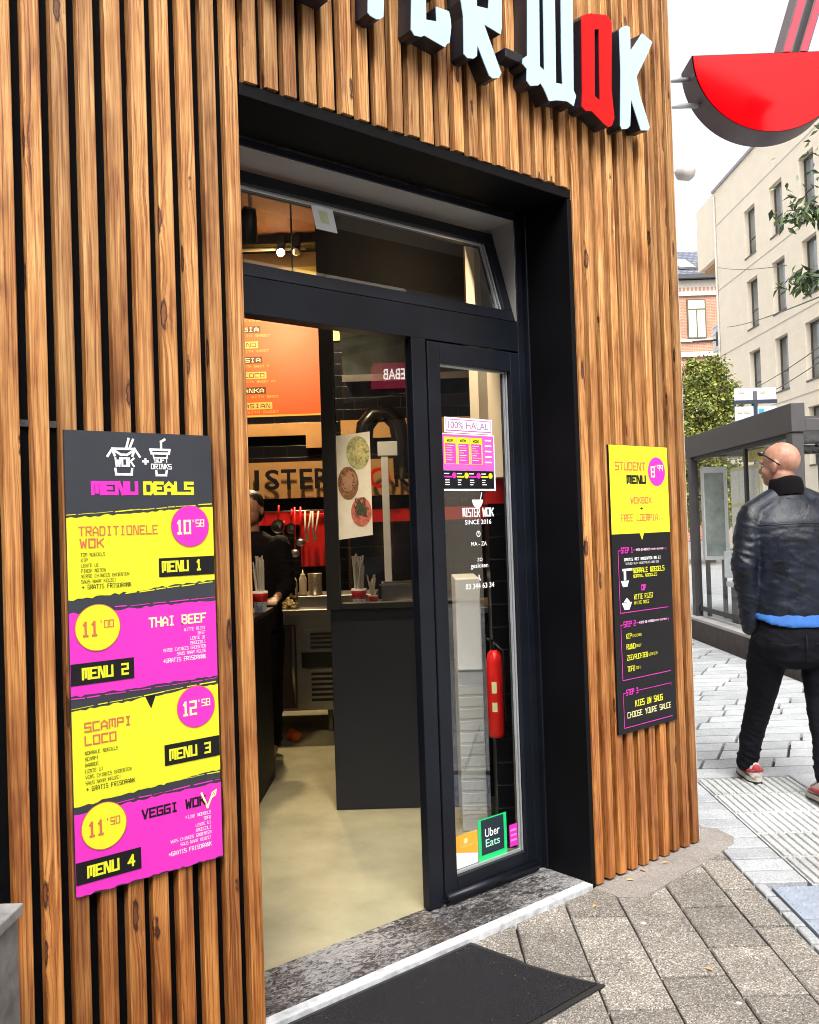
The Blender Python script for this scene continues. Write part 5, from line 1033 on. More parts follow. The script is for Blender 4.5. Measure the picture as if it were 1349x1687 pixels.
q = MB(ST); q.tube([(BS-ft-0.06, BT1-0.25, 0), (BS-ft-0.06, BT1-0.25, 16.4)], 0.05, 8); q.build('downpipe', mat('pale_pipe', (0.5, 0.48, 0.44), 0.5), ab)

# ---- red brick house at the end
RB = brick_mat('red_brick', (0.37, 0.14, 0.075), (0.43, 0.18, 0.10), (0.42, 0.34, 0.28), 1.0, 0.3, 0.1, 0.012, 0.85, tuple(SA), 0.3)
SLATE = brick_mat('blue_grey_roof_tiles', (0.12, 0.135, 0.18), (0.17, 0.185, 0.235), (0.05, 0.055, 0.07), 1.0, 0.42, 0.26, 0.05, 0.55, tuple(SA), 0.6)
STONE = mat('pale_stone', (0.56, 0.52, 0.45), 0.8, var=0.1)
rh = thing('brick_house', ST(20, 62, 0), 'red brick house with blue slate roof behind the tree', 'house')
q = MB(ST); q.box(10, 26, 60, 72, 0, 16.95); q.build('wall', RB, rh)
q = MB(ST); q.box(9.9, 26.1, 59.86, 59.999, 15.95, 16.95); q.box(9.9, 26.1, 59.8, 59.999, 11.95, 12.25); q.box(9.9, 26.1, 59.85, 59.999, 12.95, 13.1); q.build('stone_band', STONE, rh)
q = MB(ST)
for k in range(60): q.box(10.1+0.26*k, 10.1+0.26*k+0.16, 59.83, 59.859, 16.25, 16.48)
q.build('cornice_brick', mat('cornice_red', (0.36, 0.2, 0.12), 0.8), rh)
q = MB(ST); q.add([(9.8, 59.4, 17.25), (26.2, 59.4, 17.25), (26.2, 66, 20.6), (9.8, 66, 20.6), (9.8, 72.6, 17.25), (26.2, 72.6, 17.25)], [(0, 1, 2, 3), (3, 2, 5, 4), (0, 3, 4), (1, 5, 2)]); ro = q.build('roof', SLATE, rh)
q = MB(ST); q.box(9.8, 26.2, 59.3, 59.6, 16.96, 17.24); q.build('gutter', mat('dark_gutter', (0.04, 0.04, 0.045), 0.5), rh)
def sl(u, v): return (u, 59.4+6.6*v-0.03, 17.25+3.35*v+0.06)
q = MB(ST); q.add([sl(17.95, 0.17), sl(19.25, 0.17), sl(19.25, 0.62), sl(17.95, 0.62)], [(0, 1, 2, 3)], 0); q.add([(a, b-0.02, c+0.03) for a, b, c in (sl(18.1, 0.22), sl(19.1, 0.22), sl(19.1, 0.57), sl(18.1, 0.57))], [(0, 1, 2, 3)], 1); q.build('skylight', [WFR, mat('sky_glass', (0.55, 0.6, 0.66), 0.1)], ro)
for u in (15.0, 18.15, 21.3):
    q = MB(ST); q.box(u, u+1.22, 59.9, 59.999, 13.15, 15.72); o = q.build('window', mat('olive_window_frame', (0.08, 0.07, 0.04), 0.5), rh)
    q = MB(ST); q.box(u+0.08, u+0.57, 59.89, 59.899, 13.23, 15.0); q.box(u+0.65, u+1.14, 59.89, 59.899, 13.23, 15.0); q.box(u+0.08, u+1.14, 59.89, 59.899, 15.1, 15.64); q.build('pane', mat('curtained_pane', (0.50, 0.50, 0.36), 0.3), o)
    A2 = [(u+0.05+1.05*k/10, 10.45+0.95*math.sin(math.pi*k/10)) for k in range(11)]+[(u+1.1, 8.4), (u+0.05, 8.4)]
    q = MB(ST); q.prism([(x+(x-u-0.58)*0.18, z+0.12) for x, z in A2], lambda a, b, d: (a, d, b), 59.93, 59.999); o = q.build('window', mat('arch_surround', (0.14, 0.09, 0.05), 0.6), rh)
    q = MB(ST); q.prism(A2, lambda a, b, d: (a, d, b), 59.92, 59.929); q.build('pane', mat('pale_arch_pane', (0.60, 0.58, 0.44), 0.3), o)

# ---- foliage
def leaf_mat(name, c1, c2, c3):
    m, t, p = newmat(name); at = N(t, 'ShaderNodeAttribute', attribute_name='rnd')
    r = ramp(t, at.outputs['Fac'], [(0.0, c1), (0.5, c2), (1.0, c3)]); t.links.new(r.outputs[0], p.inputs['Base Color']); p.inputs['Roughness'].default_value = 0.5
    p.inputs['Subsurface Weight'].default_value = 0.0
    return m
def leaf(mb, c, sz, rs, droop=0.0, asp=2.2):
    d = Vector((rs.gauss(0, 1), rs.gauss(0, 1), rs.gauss(0, 0.7)-droop)).normalized(); n = d.cross(Vector((rs.gauss(0, 1), rs.gauss(0, 1), rs.gauss(0, 1)))).normalized()
    a = d*sz; b = n*sz/asp
    u = d.cross(n)*sz*0.12
    mb.add([c, c+a*0.45+b*0.5-u, c+a, c+a*0.45-b*0.5-u], [(0, 1, 2, 3)], 0, min(1, max(0, rs.gauss(0.5, 0.28))), raw=True)
rs = random.Random(3)
tr_ = thing('leafy_tree', ST(9.5, 30, 0), 'bushy yellow green tree in front of the red brick house', 'tree')
p = MB(ST); p.tube([(9.55, 30, 0), (9.6, 30, 2.2), (9.5, 30, 4.0), (9.6, 30.1, 5.6)], [0.17, 0.14, 0.10, 0.03], 9)
for k in range(12):
    z = 1.6+0.33*k; a = k*2.4; p.tube([(9.55, 30, z), (9.55+0.7*math.cos(a), 30+0.7*math.sin(a), z+0.5), (9.55+1.0*math.cos(a), 30+1.0*math.sin(a), z+0.75)], [0.05, 0.03, 0.012], 6)
p.build('trunk', mat('bark', (0.10, 0.075, 0.05), 0.9, var=0.3, bmp=0.5), tr_)
p = MB(ST); clumps = []
for i in range(210):
    z = rs.uniform(1.2, 6.6); rmax = 1.35*min(1, (6.9-z)/2.2)**0.7*min(1, 0.55+z*0.15); a = rs.uniform(0, 6.3); r = rmax*math.sqrt(rs.random())
    clumps.append((9.55+r*math.cos(a), 30+r*math.sin(a), z))
for c in clumps:
    cc = ST(*c); k = rs.uniform(0.16, 0.32)
    for j in range(95):
        leaf(p, cc+Vector((rs.gauss(0, k*0.6), rs.gauss(0, k*0.6), rs.gauss(0, k*0.6))), rs.uniform(0.10, 0.17), rs, 0, 1.7)
p.build('crown', leaf_mat('yellow_green_leaves', (0.04, 0.065, 0.012), (0.17, 0.20, 0.035), (0.42, 0.40, 0.08)), tr_)
# street tree whose branches reach in from the right
t2 = thing('street_tree', ST(8.6, 12.4, 0), 'street tree reaching drooping leafy twigs in from the right edge', 'tree')
p = MB(ST); p.tube([(8.6, 12.4, 0), (8.55, 12.4, 2.5), (8.4, 12.3, 4.3), (8.5, 12.4, 6.5)], [0.2, 0.16, 0.13, 0.05], 10)
tips = []
for (e, z0, z1) in (((4.98, 12.0), 4.3, 5.42), ((4.98, 12.0), 3.9, 4.52), ((6.4, 11.4), 4.6, 6.4), ((6.6, 13.5), 4.8, 6.9), ((9.5, 10.6), 4.6, 6.6), ((10.4, 13.2), 4.6, 6.4), ((8.2, 14.2), 4.8, 7.0), ((7.2, 12.0), 4.8, 6.0)):
    m_ = ((e[0]+8.45)/2, (e[1]+12.3)/2); P = [(8.45, 12.3, z0), (m_[0], m_[1], (z0+z1)/2+0.25), (e[0]+0.5, e[1], z1+0.06), (e[0], e[1], z1)]
    p.tube(P, [0.07, 0.045, 0.02, 0.006], 7); tips.append(P)
p.build('trunk', mat('grey_bark', (0.13, 0.11, 0.09), 0.9, var=0.3, bmp=0.5), t2)
p = MB(ST)
for i, P in enumerate(tips):
    for j in range(240 if i < 2 else 420):
        k = rs.random(); k = 0.42+0.58*k if i < 2 else 0.2+0.9*k; x = k*3; q0 = min(2, int(x)); fr_ = x-q0
        a = Vector(P[q0]); b = Vector(P[q0+1]); c = a.lerp(b, min(fr_, 1.2)); sp_ = 0.08 if i < 2 else 0.5
        leaf(p, ST(c.x+rs.gauss(0, sp_), c.y+rs.gauss(0, sp_*1.5), c.z+rs.gauss(-0.03, sp_*0.8)), rs.uniform(0.10, 0.19), rs, 0.8, 2.8)
p.build('crown', leaf_mat('dark_green_leaves', (0.02, 0.04, 0.015), (0.05, 0.085, 0.025), (0.14, 0.18, 0.06)), t2)

# ---- wires
def wire(P, r, label):
    q = MB(ST); n = 14; a, b = Vector(P[0]), Vector(P[1]); sag = P[2]
    q.tube([tuple(a.lerp(b, i/n)+Vector((0, 0, -sag*4*(i/n)*(1-i/n)))) for i in range(n+1)], r, 5, raw=False)
    tag(q.build('overhead_wire', mat('cable_black', (0.05, 0.05, 0.05), 0.6)), label, 'wire', 'overhead tram wires')
wire(((13.9, 40.2, 9.75), (5.5, 11.5, 4.3), 0.1), 0.012, 'overhead wire running from the wall arm of the cream block')
wire(((14.4, 42, 6.9), (6.9, 14.8, 4.35), 0.2), 0.010, 'upper of two low wires crossing the cream block')
wire(((14.4, 42, 6.4), (6.9, 14.8, 4.1), 0.2), 0.010, 'lower of two low wires crossing the cream block')
wire(((14.4, 42.5, 13.0), (9.5, 23, 7.7), 0.1), 0.010, 'highest overhead wire meeting the leafy twigs')
wa = thing('wire_arm', ST(14.2, 42.9, 9.7), 'dark bracket arm holding a wire on the end of the cream block', 'bracket')
q = MB(ST); q.box(14.3, 14.44, 42.8, 42.95, 9.45, 10.1); q.build('plate', M['darksteel'], wa); q = MB(ST); q.tube([(14.3, 42.9, 9.72), (13.2, 42.9, 9.68)], 0.045, 7); q.build('arm', M['darksteel'], wa)

# ---- across the street behind the viewer: the kebab shop seen mirrored in the glass
kb = thing('kebab_shop', ST(0, -7, 0), 'plain plastered kebab shop across the street, mirrored in the glass', 'building')
KBM = mat('grey_render', (0.11, 0.10, 0.095), 0.9, var=0.15)
q = MB(ST); q.box(-7, 6, -9, -6.0, 0, 8.2); q.build('wall', KBM, kb)
q = MB(ST); q.add([(-7.1, -5.8, 8.201), (6.1, -5.8, 8.201), (6.1, -9.2, 8.201), (-7.1, -9.2, 8.201), (-6.5, -7.5, 10.6), (4.4, -7.5, 10.2)], [(0, 1, 5, 4), (1, 2, 5), (2, 3, 4, 5), (3, 0, 4), (3, 2, 1, 0)]); q.build('roof', mat('dark_roof', (0.05, 0.045, 0.045), 0.9), kb)
nh = thing('neighbour_house', ST(0, 25, 0), 'pale terraced house beside the shop along the street, mirrored in the shelter glass', 'house')
q = MB(ST); q.box(-5, 1.25, 15.05, 60, 0, 8.5); q.build('wall', mat('white_render', (0.62, 0.61, 0.58), 0.9, var=0.12), nh)
for t_ in range(17, 50, 4):
    for z_ in (0.9, 4.6):
        q = MB(ST); q.box(1.251, 1.29, t_, t_+1.8, z_, z_+2.1); o = q.build('window', WFR, nh); q = MB(ST); q.quad((1.295, t_+0.1, z_+0.1), (1.295, t_+1.7, z_+0.1), (1.295, t_+1.7, z_+2.0), (1.295, t_+0.1, z_+2.0)); q.build('pane', BGL, o)
q = MB(ST); q.box(-0.66, 1.0, -5.98, -5.9, 3.80, 4.22); so_ = q.build('sign_board', mat('backlit_pink_board', (0.36, 0.04, 0.09), 0.5, emit=(0.7, 0.04, 0.10), est=0.6), kb)
q = MB(ST); put_text(q, 'KEBAB', lambda u, v, d: (-u, -5.899+d, v), -0.015, 3.94, 0.47, 0.18, 0.004, 0, 0.01); q.build('sign_lettering', mat('backlit_white', (0.8, 0.8, 0.8), 0.5, emit=(1, 0.95, 0.95), est=3.0), so_)
for u in (-5, -1.2, 2.6):
    q = MB(ST); q.box(u, u+2.2, -5.99, -5.95, 0.6, 2.6); o = q.build('window', WFR, kb); q = MB(ST); q.quad((u+0.1, -5.94, 0.7), (u+2.1, -5.94, 0.7), (u+2.1, -5.94, 2.5), (u+0.1, -5.94, 2.5)); q.build('pane', BGL, o)
tk = thing('dark_tree', ST(8.5, -1.5, 0), 'dark tree on the far pavement mirrored in the door glass', 'tree')
q = MB(ST); q.tube([(8.5, -1.5, 0), (8.5, -1.5, 3), (8.6, -1.4, 5.5)], [0.22, 0.16, 0.05], 9); q.build('trunk', mat('dark_bark', (0.06, 0.05, 0.04), 0.9), tk)
q = MB(ST)
for i in range(130):
    a = rs.uniform(0, 6.3); z = rs.uniform(2.2, 7); r = 2.2*math.sqrt(rs.random())*min(1, (7.6-z)/2); cc = ST(8.5+r*math.cos(a), -1.5+r*math.sin(a), z)
    for j in range(28): leaf(q, cc+Vector((rs.gauss(0, .25), rs.gauss(0, .25), rs.gauss(0, .22))), rs.uniform(0.14, 0.26), rs)
q.build('crown', leaf_mat('deep_green_leaves', (0.012, 0.025, 0.01), (0.03, 0.05, 0.018), (0.07, 0.09, 0.03)), tk)

# ================================================================== PERSON
PX, PT = 1.965, 4.85
def PW(x, y, z): return ST(PX+x, PT+y, z)
PORG = ST(PX, PT, 0)
def ring_loft(rings, n=20):
    """rings: (cx, cy, z, rx, ry) -> closed mesh"""
    V = []; F = []
    for (cx, cy, z, rx, ry) in rings:
        for k in range(n):
            a = 2*math.pi*k/n; c, s_ = math.cos(a), math.sin(a); e = 0.85
            V.append(Vector((cx+rx*math.copysign(abs(c)**e, c), cy+ry*math.copysign(abs(s_)**e, s_), z)))
    m_ = len(rings)
    F = [(i*n+k, i*n+(k+1) % n, (i+1)*n+(k+1) % n, (i+1)*n+k) for i in range(m_-1) for k in range(n)] + [tuple(range(n-1, -1, -1)), tuple((m_-1)*n+k for k in range(n))]
    return V, F
def limb(P, rad, n=14):
    q = MB(lambda *a: Vector(a)); q.tube([p for p in P], rad, n)
    q.ball(P[0], rad[0]*0.98); q.ball(P[-1], rad[-1]*0.98); return q
def ell(q, c, rx, ry, rz, M_=None):
    b = len(q.v); q.ball(c, rx, ry, rz, 16, 12)
    if M_:
        cv = Vector(c)
        for i in range(b, len(q.v)): q.v[i] = cv+M_@(q.v[i]-cv)
def fused(parts, name, material, parent, voxel, smooth, wr=None):
    V = []; F = []
    for q in parts:
        b = len(V); V += list(q.v); F += [[b+i for i in f_] for f_ in q.fc]
    me = bpy.data.meshes.new(name); me.from_pydata([tuple(v) for v in V], [], F)
    o = bpy.data.objects.new(name, me); COL.objects.link(o)
    r = o.modifiers.new('remesh', 'REMESH'); r.mode = 'VOXEL'; r.voxel_size = voxel; r.use_smooth_shade = True
    s_ = o.modifiers.new('smooth', 'SMOOTH'); s_.factor = 0.5; s_.iterations = smooth
    dg = bpy.context.evaluated_depsgraph_get(); dg.update()
    m2 = bpy.data.meshes.new_from_object(o.evaluated_get(dg)); bpy.data.objects.remove(o); bpy.data.meshes.remove(me)
    m2.name = name
    nr = [v.normal.copy() for v in m2.vertices]
    for v, nn in zip(m2.vertices, nr):
        c = v.co.copy()
        if wr: c = c + nn*wr(c)
        v.co = PW(*c)-PORG
    m2.materials.clear(); m2.materials.append(material)
    for f_ in m2.polygons: f_.use_smooth = True
    ob = bpy.data.objects.new(name, m2); COL.objects.link(ob)
    if parent is None: ob.location = PORG; ORG[ob.name] = PORG
    else: ob.parent = parent
    return ob
loftq = lambda rings, n=20: (lambda VF: (lambda q: (q.add(VF[0], VF[1], raw=True), q)[1])(MB()))(ring_loft(rings, n))
# body: head turned to the left, hidden torso and limbs inside the clothes
HC = (-0.03, 0.03, 1.722); HY_ = R(42)
HR = Matrix.Rotation(HY_, 3, 'Z')
def H(x, y, z): v = HR@Vector((x, y, z)); return (HC[0]+v.x, HC[1]+v.y, HC[2]+v.z)
hq = MB(lambda *a: Vector(a))
ell(hq, H(0, -0.012, 0.022), 0.079, 0.098, 0.092, HR); ell(hq, H(0, 0.03, -0.045), 0.06, 0.068, 0.07, HR); ell(hq, H(0, 0.062, -0.088), 0.032, 0.03, 0.026, HR); ell(hq, H(0, 0.075, 0.012), 0.052, 0.022, 0.02, HR)
ell(hq, H(0, 0.098, -0.034), 0.014, 0.022, 0.018, HR); ell(hq, H(0, 0.088, -0.012), 0.010, 0.018, 0.026, HR); ell(hq, H(0, 0.083, -0.068), 0.024, 0.014, 0.010, HR); ell(hq, H(0.03, 0.066, -0.035), 0.026, 0.022, 0.024, HR); ell(hq, H(-0.03, 0.066, -0.035), 0.026, 0.022, 0.024, HR)
for sx in (-1, 1):
    ell(hq, H(sx*0.079, -0.004, -0.020), 0.012, 0.020, 0.032, HR@Matrix.Rotation(sx*0.35, 3, 'Z')); ell(hq, H(sx*0.086, -0.014, -0.010), 0.008, 0.018, 0.024, HR)
nk = limb([(-0.005, 0.0, 1.50), (-0.018, 0.012, 1.60), (-0.026, 0.012, 1.66)], [0.068, 0.062, 0.062])
ts = loftq([(0, 0, 0.80, 0.15, 0.10), (0, 0, 0.95, 0.155, 0.105), (0, 0.0, 1.15, 0.15, 0.10), (0, 0.01, 1.35, 0.17, 0.11), (0, 0.01, 1.47, 0.15, 0.08), (0, 0.0, 1.53, 0.08, 0.06)])
LHIP, LKN, LAN = (-0.095, 0.01, 0.86), (-0.135, 0.12, 0.50), (-0.185, 0.24, 0.10)
RHIP, RKN, RAN = (0.095, 0.0, 0.86), (0.120, 0.0, 0.49), (0.045, -0.22, 0.115)
legs = [limb([LHIP, (-0.135, 0.06, 0.66), LKN, (-0.162, 0.20, 0.30), LAN], [0.07, 0.055, 0.045, 0.035, 0.03]), limb([RHIP, (0.128, 0.01, 0.66), RKN, (0.092, -0.10, 0.30), RAN], [0.07, 0.055, 0.045, 0.035, 0.03])]
LSH, LEL, LWR = (-0.20, 0.0, 1.445), (-0.262, -0.04, 1.19), (-0.222, 0.02, 0.95)
RSH, REL, RWR = (0.20, 0.0, 1.445), (0.265, -0.05, 1.20), (0.28, 0.06, 0.96)
arms = [limb([LSH, LEL, LWR], [0.05, 0.04, 0.03]), limb([RSH, REL, RWR], [0.05, 0.04, 0.03])]
feet = [limb([LAN, (-0.165, 0.31, 0.05), (-0.16, 0.38, 0.035)], [0.036, 0.032, 0.025]), limb([RAN, (0.045, -0.12, 0.055), (0.05, -0.05, 0.035)], [0.036, 0.032, 0.025])]
hands = []
for (w_, sx) in ((LWR, -1), (RWR, 1)):
    w_ = Vector(w_)+(Vector((0.045, 0.0, 0.0)) if sx < 0 else Vector((0, 0, 0))); q = MB(lambda *a: Vector(a)); ell(q, tuple(w_+Vector((0, 0.01, -0.065))), 0.018, 0.04, 0.05)
    for k in range(4):
        y0 = 0.034-0.019*k; L_ = (0.07, 0.078, 0.074, 0.058)[k]; b_ = w_+Vector((0, y0+0.005, -0.105))
        q.tube([b_, b_+Vector((-sx*0.006, 0.004, -L_*0.5)), b_+Vector((-sx*0.022, 0.012, -L_*0.9))], [0.0095, 0.009, 0.0075], 8)
    q.tube([w_+Vector((0, 0.04, -0.045)), w_+Vector((-sx*0.01, 0.065, -0.075)), w_+Vector((-sx*0.014, 0.07, -0.105))], [0.012, 0.011, 0.009], 8); hands.append(q)
def skin_mat():
    m, t, p = newmat('skin'); c = coords(t); n_ = N(t, 'ShaderNodeTexNoise', i_Scale=22.0, i_Detail=5.0); t.links.new(c, n_.inputs['Vector'])
    r = ramp(t, n_.outputs[0], [(0.3, (0.30, 0.125, 0.08)), (0.55, (0.40, 0.20, 0.13)), (0.75, (0.44, 0.25, 0.175))])
    sx = N(t, 'ShaderNodeSeparateXYZ'); t.links.new(c, sx.inputs[0]); zr_ = N(t, 'ShaderNodeMapRange'); zr_.inputs['From Min'].default_value = 1.74; zr_.inputs['From Max'].default_value = 1.66; zr_.inputs['To Max'].default_value = 0.4; t.links.new(sx.outputs[2], zr_.inputs['Value'])
    n3 = N(t, 'ShaderNodeTexNoise', i_Scale=600.0); t.links.new(c, n3.inputs['Vector']); st3 = N(t, 'ShaderNodeMath', operation='MULTIPLY'); t.links.new(n3.outputs[0], st3.inputs[0]); t.links.new(zr_.outputs[0], st3.inputs[1])
    t.links.new(mixc(t, r.outputs[0], (0.09, 0.06, 0.055), st3.outputs[0]), p.inputs['Base Color']); p.inputs['Roughness'].default_value = 0.48
    n2 = N(t, 'ShaderNodeTexNoise', i_Scale=380.0); t.links.new(c, n2.inputs['Vector']); bump(t, n2.outputs[0], p, 0.25, 0.001); return m
person = fused([hq, nk, ts]+legs+arms+feet+hands, 'person', skin_mat(), None, 0.0065, 3)
tag(person, 'bald man seen from behind in black leather jacket and dark jeans walking away', 'person')
fce = MB(PW)
for sx in (-1, 1): fce.ball(H(sx*0.03, 0.072, -0.004), 0.011, 0.011, 0.009)
fce.build('eye', mat('eye_white', (0.7, 0.68, 0.66), 0.2), person)
fce = MB(PW); fce.tube([H(-0.022, 0.093, -0.064), H(0, 0.098, -0.064), H(0.022, 0.093, -0.064)], [0.003, 0.005, 0.003], 6); fce.build('mouth', mat('lips', (0.36, 0.12, 0.10), 0.5), person)
def sstep(a, b, x): k = min(1, max(0, (x-a)/(b-a))); return k*k*(3-2*k)
# jacket
def wr_j(c):
    top = 1-0.75*sstep(1.34, 1.44, c.z)
    w1 = noise.noise((c.x*9, c.y*9, c.z*16)); w2 = noise.noise((c.x*20+4, c.y*16, c.z*34+3)); side = sstep(0.15, 0.24, abs(c.x))
    ridge = 1-abs(noise.noise((c.x*7+2, c.y*7, c.z*24+c.x*9)))*2
    return top*(0.0035*w1+0.0022*w2+(0.006*side+0.0025)*(ridge**3 if ridge > 0 else 0))
tor = loftq([(0.0, 0.005, 0.925, 0.208, 0.138), (0, 0.005, 0.945, 0.212, 0.142), (0, 0.0, 1.05, 0.205, 0.14), (0, -0.003, 1.2, 0.213, 0.138), (0, -0.004, 1.33, 0.228, 0.138), (0, 0.0, 1.42, 0.225, 0.125), (0, 0.0, 1.475, 0.19, 0.10), (0, 0.0, 1.52, 0.12, 0.085), (-0.008, 0.0, 1.56, 0.082, 0.078)], 28)
ja = [limb([LSH, LEL, LWR, (-0.214, 0.025, 0.872)], [0.074, 0.066, 0.055, 0.05], 18), limb([RSH, REL, RWR, (0.282, 0.065, 0.93)], [0.074, 0.066, 0.055, 0.05], 18)]
sh = MB(lambda *a: Vector(a)); sh.tube([(-0.215, 0.0, 1.455), (-0.12, 0.0, 1.515), (-0.02, 0.0, 1.565)], [0.062, 0.06, 0.062], 14); sh.tube([(0.215, 0.0, 1.455), (0.12, 0.0, 1.515), (0.0, 0.0, 1.565)], [0.062, 0.06, 0.062], 14)
def leather_mat():
    m, t, p = newmat('black_leather'); c = coords(t)
    n_ = N(t, 'ShaderNodeTexNoise', i_Scale=14.0, i_Detail=7.0, i_Distortion=0.6); t.links.new(c, n_.inputs['Vector']); v = N(t, 'ShaderNodeTexVoronoi', i_Scale=330.0); t.links.new(c, v.inputs['Vector'])
    r = ramp(t, n_.outputs[0], [(0.3, (0.0022, 0.003, 0.006)), (0.7, (0.006, 0.010, 0.022))]); t.links.new(r.outputs[0], p.inputs['Base Color'])
    rr = ramp(t, n_.outputs[0], [(0.3, (0.30,)*3), (0.7, (0.46,)*3)]); t.links.new(rr.outputs[0], p.inputs['Roughness']); p.inputs['Specular IOR Level'].default_value = 0.36
    a_ = N(t, 'ShaderNodeMath', operation='MULTIPLY_ADD'); a_.inputs[1].default_value = 0.12; t.links.new(v.outputs['Distance'], a_.inputs[0]); t.links.new(n_.outputs[0], a_.inputs[2]); bump(t, a_.outputs[0], p, 0.5, 0.012); return m
LEA = leather_mat()
jk = fused([tor, sh]+ja, 'jacket', LEA, person, 0.0085, 4, wr_j)
co = MB(PW); n = 28
P = []
for (rr, z, tw) in ((0.092, 1.548, 0), (0.09, 1.585, 0), (0.084, 1.622, 0.0), (0.078, 1.640, 0), (0.07, 1.641, 0), (0.07, 1.56, 0)):
    for k in range(n):
        a = 2*math.pi*k/n; P.append((-0.012+rr*math.cos(a), 0.004+rr*math.sin(a), z+0.012*math.sin(a)*-1+0.004*math.sin(3*a)))
co.add(P, [(i*n+k, i*n+(k+1) % n, (i+1)*n+(k+1) % n, (i+1)*n+k) for i in range(5) for k in range(n)], 0, sm=True); co.build('collar', mat('collar_knit', (0.004, 0.003, 0.004), 0.9, bmp=0.4, bscale=200, spec=0.12), jk)
# shirt hem
hem = loftq([(0, 0.005, 0.872, 0.222, 0.156), (0, 0.005, 0.895, 0.219, 0.154), (0, 0.004, 0.96, 0.20, 0.132)], 28)
for v in hem.v:
    if v.z < 0.90: v.z += 0.055*(v.x/0.22)**4
fused([hem], 'shirt', mat('blue_cotton', (0.016, 0.10, 0.34), 0.75, var=0.25, scale=18), person, 0.0085, 3, lambda c: 0.003*noise.noise((c.x*26, c.y*26, c.z*5)))
# jeans
def wr_t(c):
    low = sstep(0.35, 0.12, c.z); ridge = 1-abs(noise.noise((c.x*6, c.y*6, c.z*22+c.x*12)))*2
    return 0.004*noise.noise((c.x*12, c.y*12, c.z*14))+(0.0035+0.006*low)*(ridge**3 if ridge > 0 else 0)
pel = loftq([(0, 0.0, 0.655, 0.06, 0.09), (0, 0, 0.70, 0.19, 0.13), (0, 0, 0.78, 0.215, 0.145), (0, 0, 0.86, 0.205, 0.138), (0, 0, 0.95, 0.19, 0.12)], 26)
tl = [limb([(-0.115, 0.0, 0.80), (-0.135, 0.06, 0.66), LKN, (-0.162, 0.20, 0.30), (-0.186, 0.245, 0.105)], [0.112, 0.098, 0.074, 0.062, 0.054], 18), limb([(0.115, 0.0, 0.80), (0.128, 0.01, 0.66), RKN, (0.092, -0.10, 0.30), (0.050, -0.21, 0.13)], [0.112, 0.098, 0.074, 0.062, 0.054], 18)]
JM = mat('blue_black_denim', (0.0032, 0.0032, 0.0055), 0.85, var=0.4, scale=16, bmp=0.3, bscale=400, spec=0.15)
jn = fused([pel]+tl, 'trousers', JM, person, 0.0085, 4, wr_t)
# pocket and yoke seams
sm_ = MB(PW)
for P in ([(-0.17, -0.135, 0.80), (-0.10, -0.158, 0.79), (-0.04, -0.158, 0.795)], [(0.17, -0.135, 0.80), (0.10, -0.158, 0.79), (0.04, -0.158, 0.795)], [(0.0, -0.15, 0.84), (0.0, -0.155, 0.76), (0.0, -0.13, 0.70)]): sm_.tube(P, 0.003, 5)
sm_.build('seam', mat('dark_thread', (0.009, 0.009, 0.013), 0.8, spec=0.15), jn)
sm_ = MB(PW); sm_.tube([(-0.215, -0.115, 1.40), (-0.12, -0.142, 1.405), (0, -0.146, 1.407), (0.12, -0.142, 1.405), (0.215, -0.115, 1.40)], 0.0035, 6); sm_.build('seam', LEA, jk)
# shoes
def shoe(A_, heading, tilt):
    """A_: heel point on the ground"""
    M_ = Matrix.Rotation(heading, 3, 'Z')@Matrix.Rotation(tilt, 3, 'X'); A_ = Vector(A_)
    def sf_(x, y, z): return PW(*(A_+M_@Vector((x, y*0.92, z))))
    up_ = MB(sf_); n = 18; V = []
    prof = [(-0.02, 0.020, 0.030, 0.035), (0.0, 0.034, 0.060, 0.05), (0.05, 0.039, 0.062, 0.06), (0.10, 0.040, 0.050, 0.055), (0.15, 0.044, 0.034, 0.045), (0.21, 0.045, 0.024, 0.04), (0.26, 0.034, 0.016, 0.032), (0.285, 0.014, 0.008, 0.026)]
    for (y, rx, rz, zc) in prof:
        for k in range(n):
            a = 2*math.pi*k/n; V.append((rx*math.cos(a), y, zc+rz*math.sin(a)*(1 if math.sin(a) > 0 else 0.5)))
    m_ = len(prof)
    up_.add(V, [(i*n+k, (i+1)*n+k, (i+1)*n+(k+1) % n, i*n+(k+1) % n) for i in range(m_-1) for k in range(n)]+[tuple(range(n)), tuple((m_-1)*n+k for k in range(n-1, -1, -1))], 0, sm=True)
    o = up_.build('shoe', mat('off_white_suede', (0.40, 0.35, 0.32), 0.85, var=0.25, scale=60), person)
    so2 = MB(sf_); pr = [(-0.026, -0.02), (-0.012, -0.04)]; L_ = [(-0.028, 0.0), (-0.040, 0.03), (-0.040, 0.10), (-0.048, 0.18), (-0.045, 0.24), (-0.028, 0.285), (0.0, 0.30), (0.028, 0.285), (0.045, 0.24), (0.048, 0.18), (0.040, 0.10), (0.040, 0.03), (0.028, -0.015), (0.0, -0.028)]
    so2.prism(L_, lambda u, v, d: (u, v, d), 0.034, 0.012, 0); so2.build('midsole', mat('cream_midsole', (0.45, 0.42, 0.36), 0.7), o)
    so2 = MB(sf_); so2.prism([(a*1.01, b*1.01) for a, b in L_], lambda u, v, d: (u, v, d), 0.0118, 0.0, 0); so2.build('outsole', M['gasket'], o)
    so2 = MB(sf_)
    for sx in (-1, 1): so2.tube([(sx*0.012, -0.028, 0.075), (sx*0.036, 0.012, 0.068), (sx*0.042, 0.06, 0.058), (sx*0.047, 0.13, 0.06), (sx*0.046, 0.18, 0.05)], [0.006, 0.010, 0.011, 0.009, 0.004], 8)
    so2.ball((0, -0.02, 0.085), 0.022, 0.012, 0.022); so2.build('side_stripe', mat('dark_red_suede', (0.28, 0.022, 0.03), 0.7), o)
shoe((-0.165, 0.185, 0.003), R(-4), 0.0)
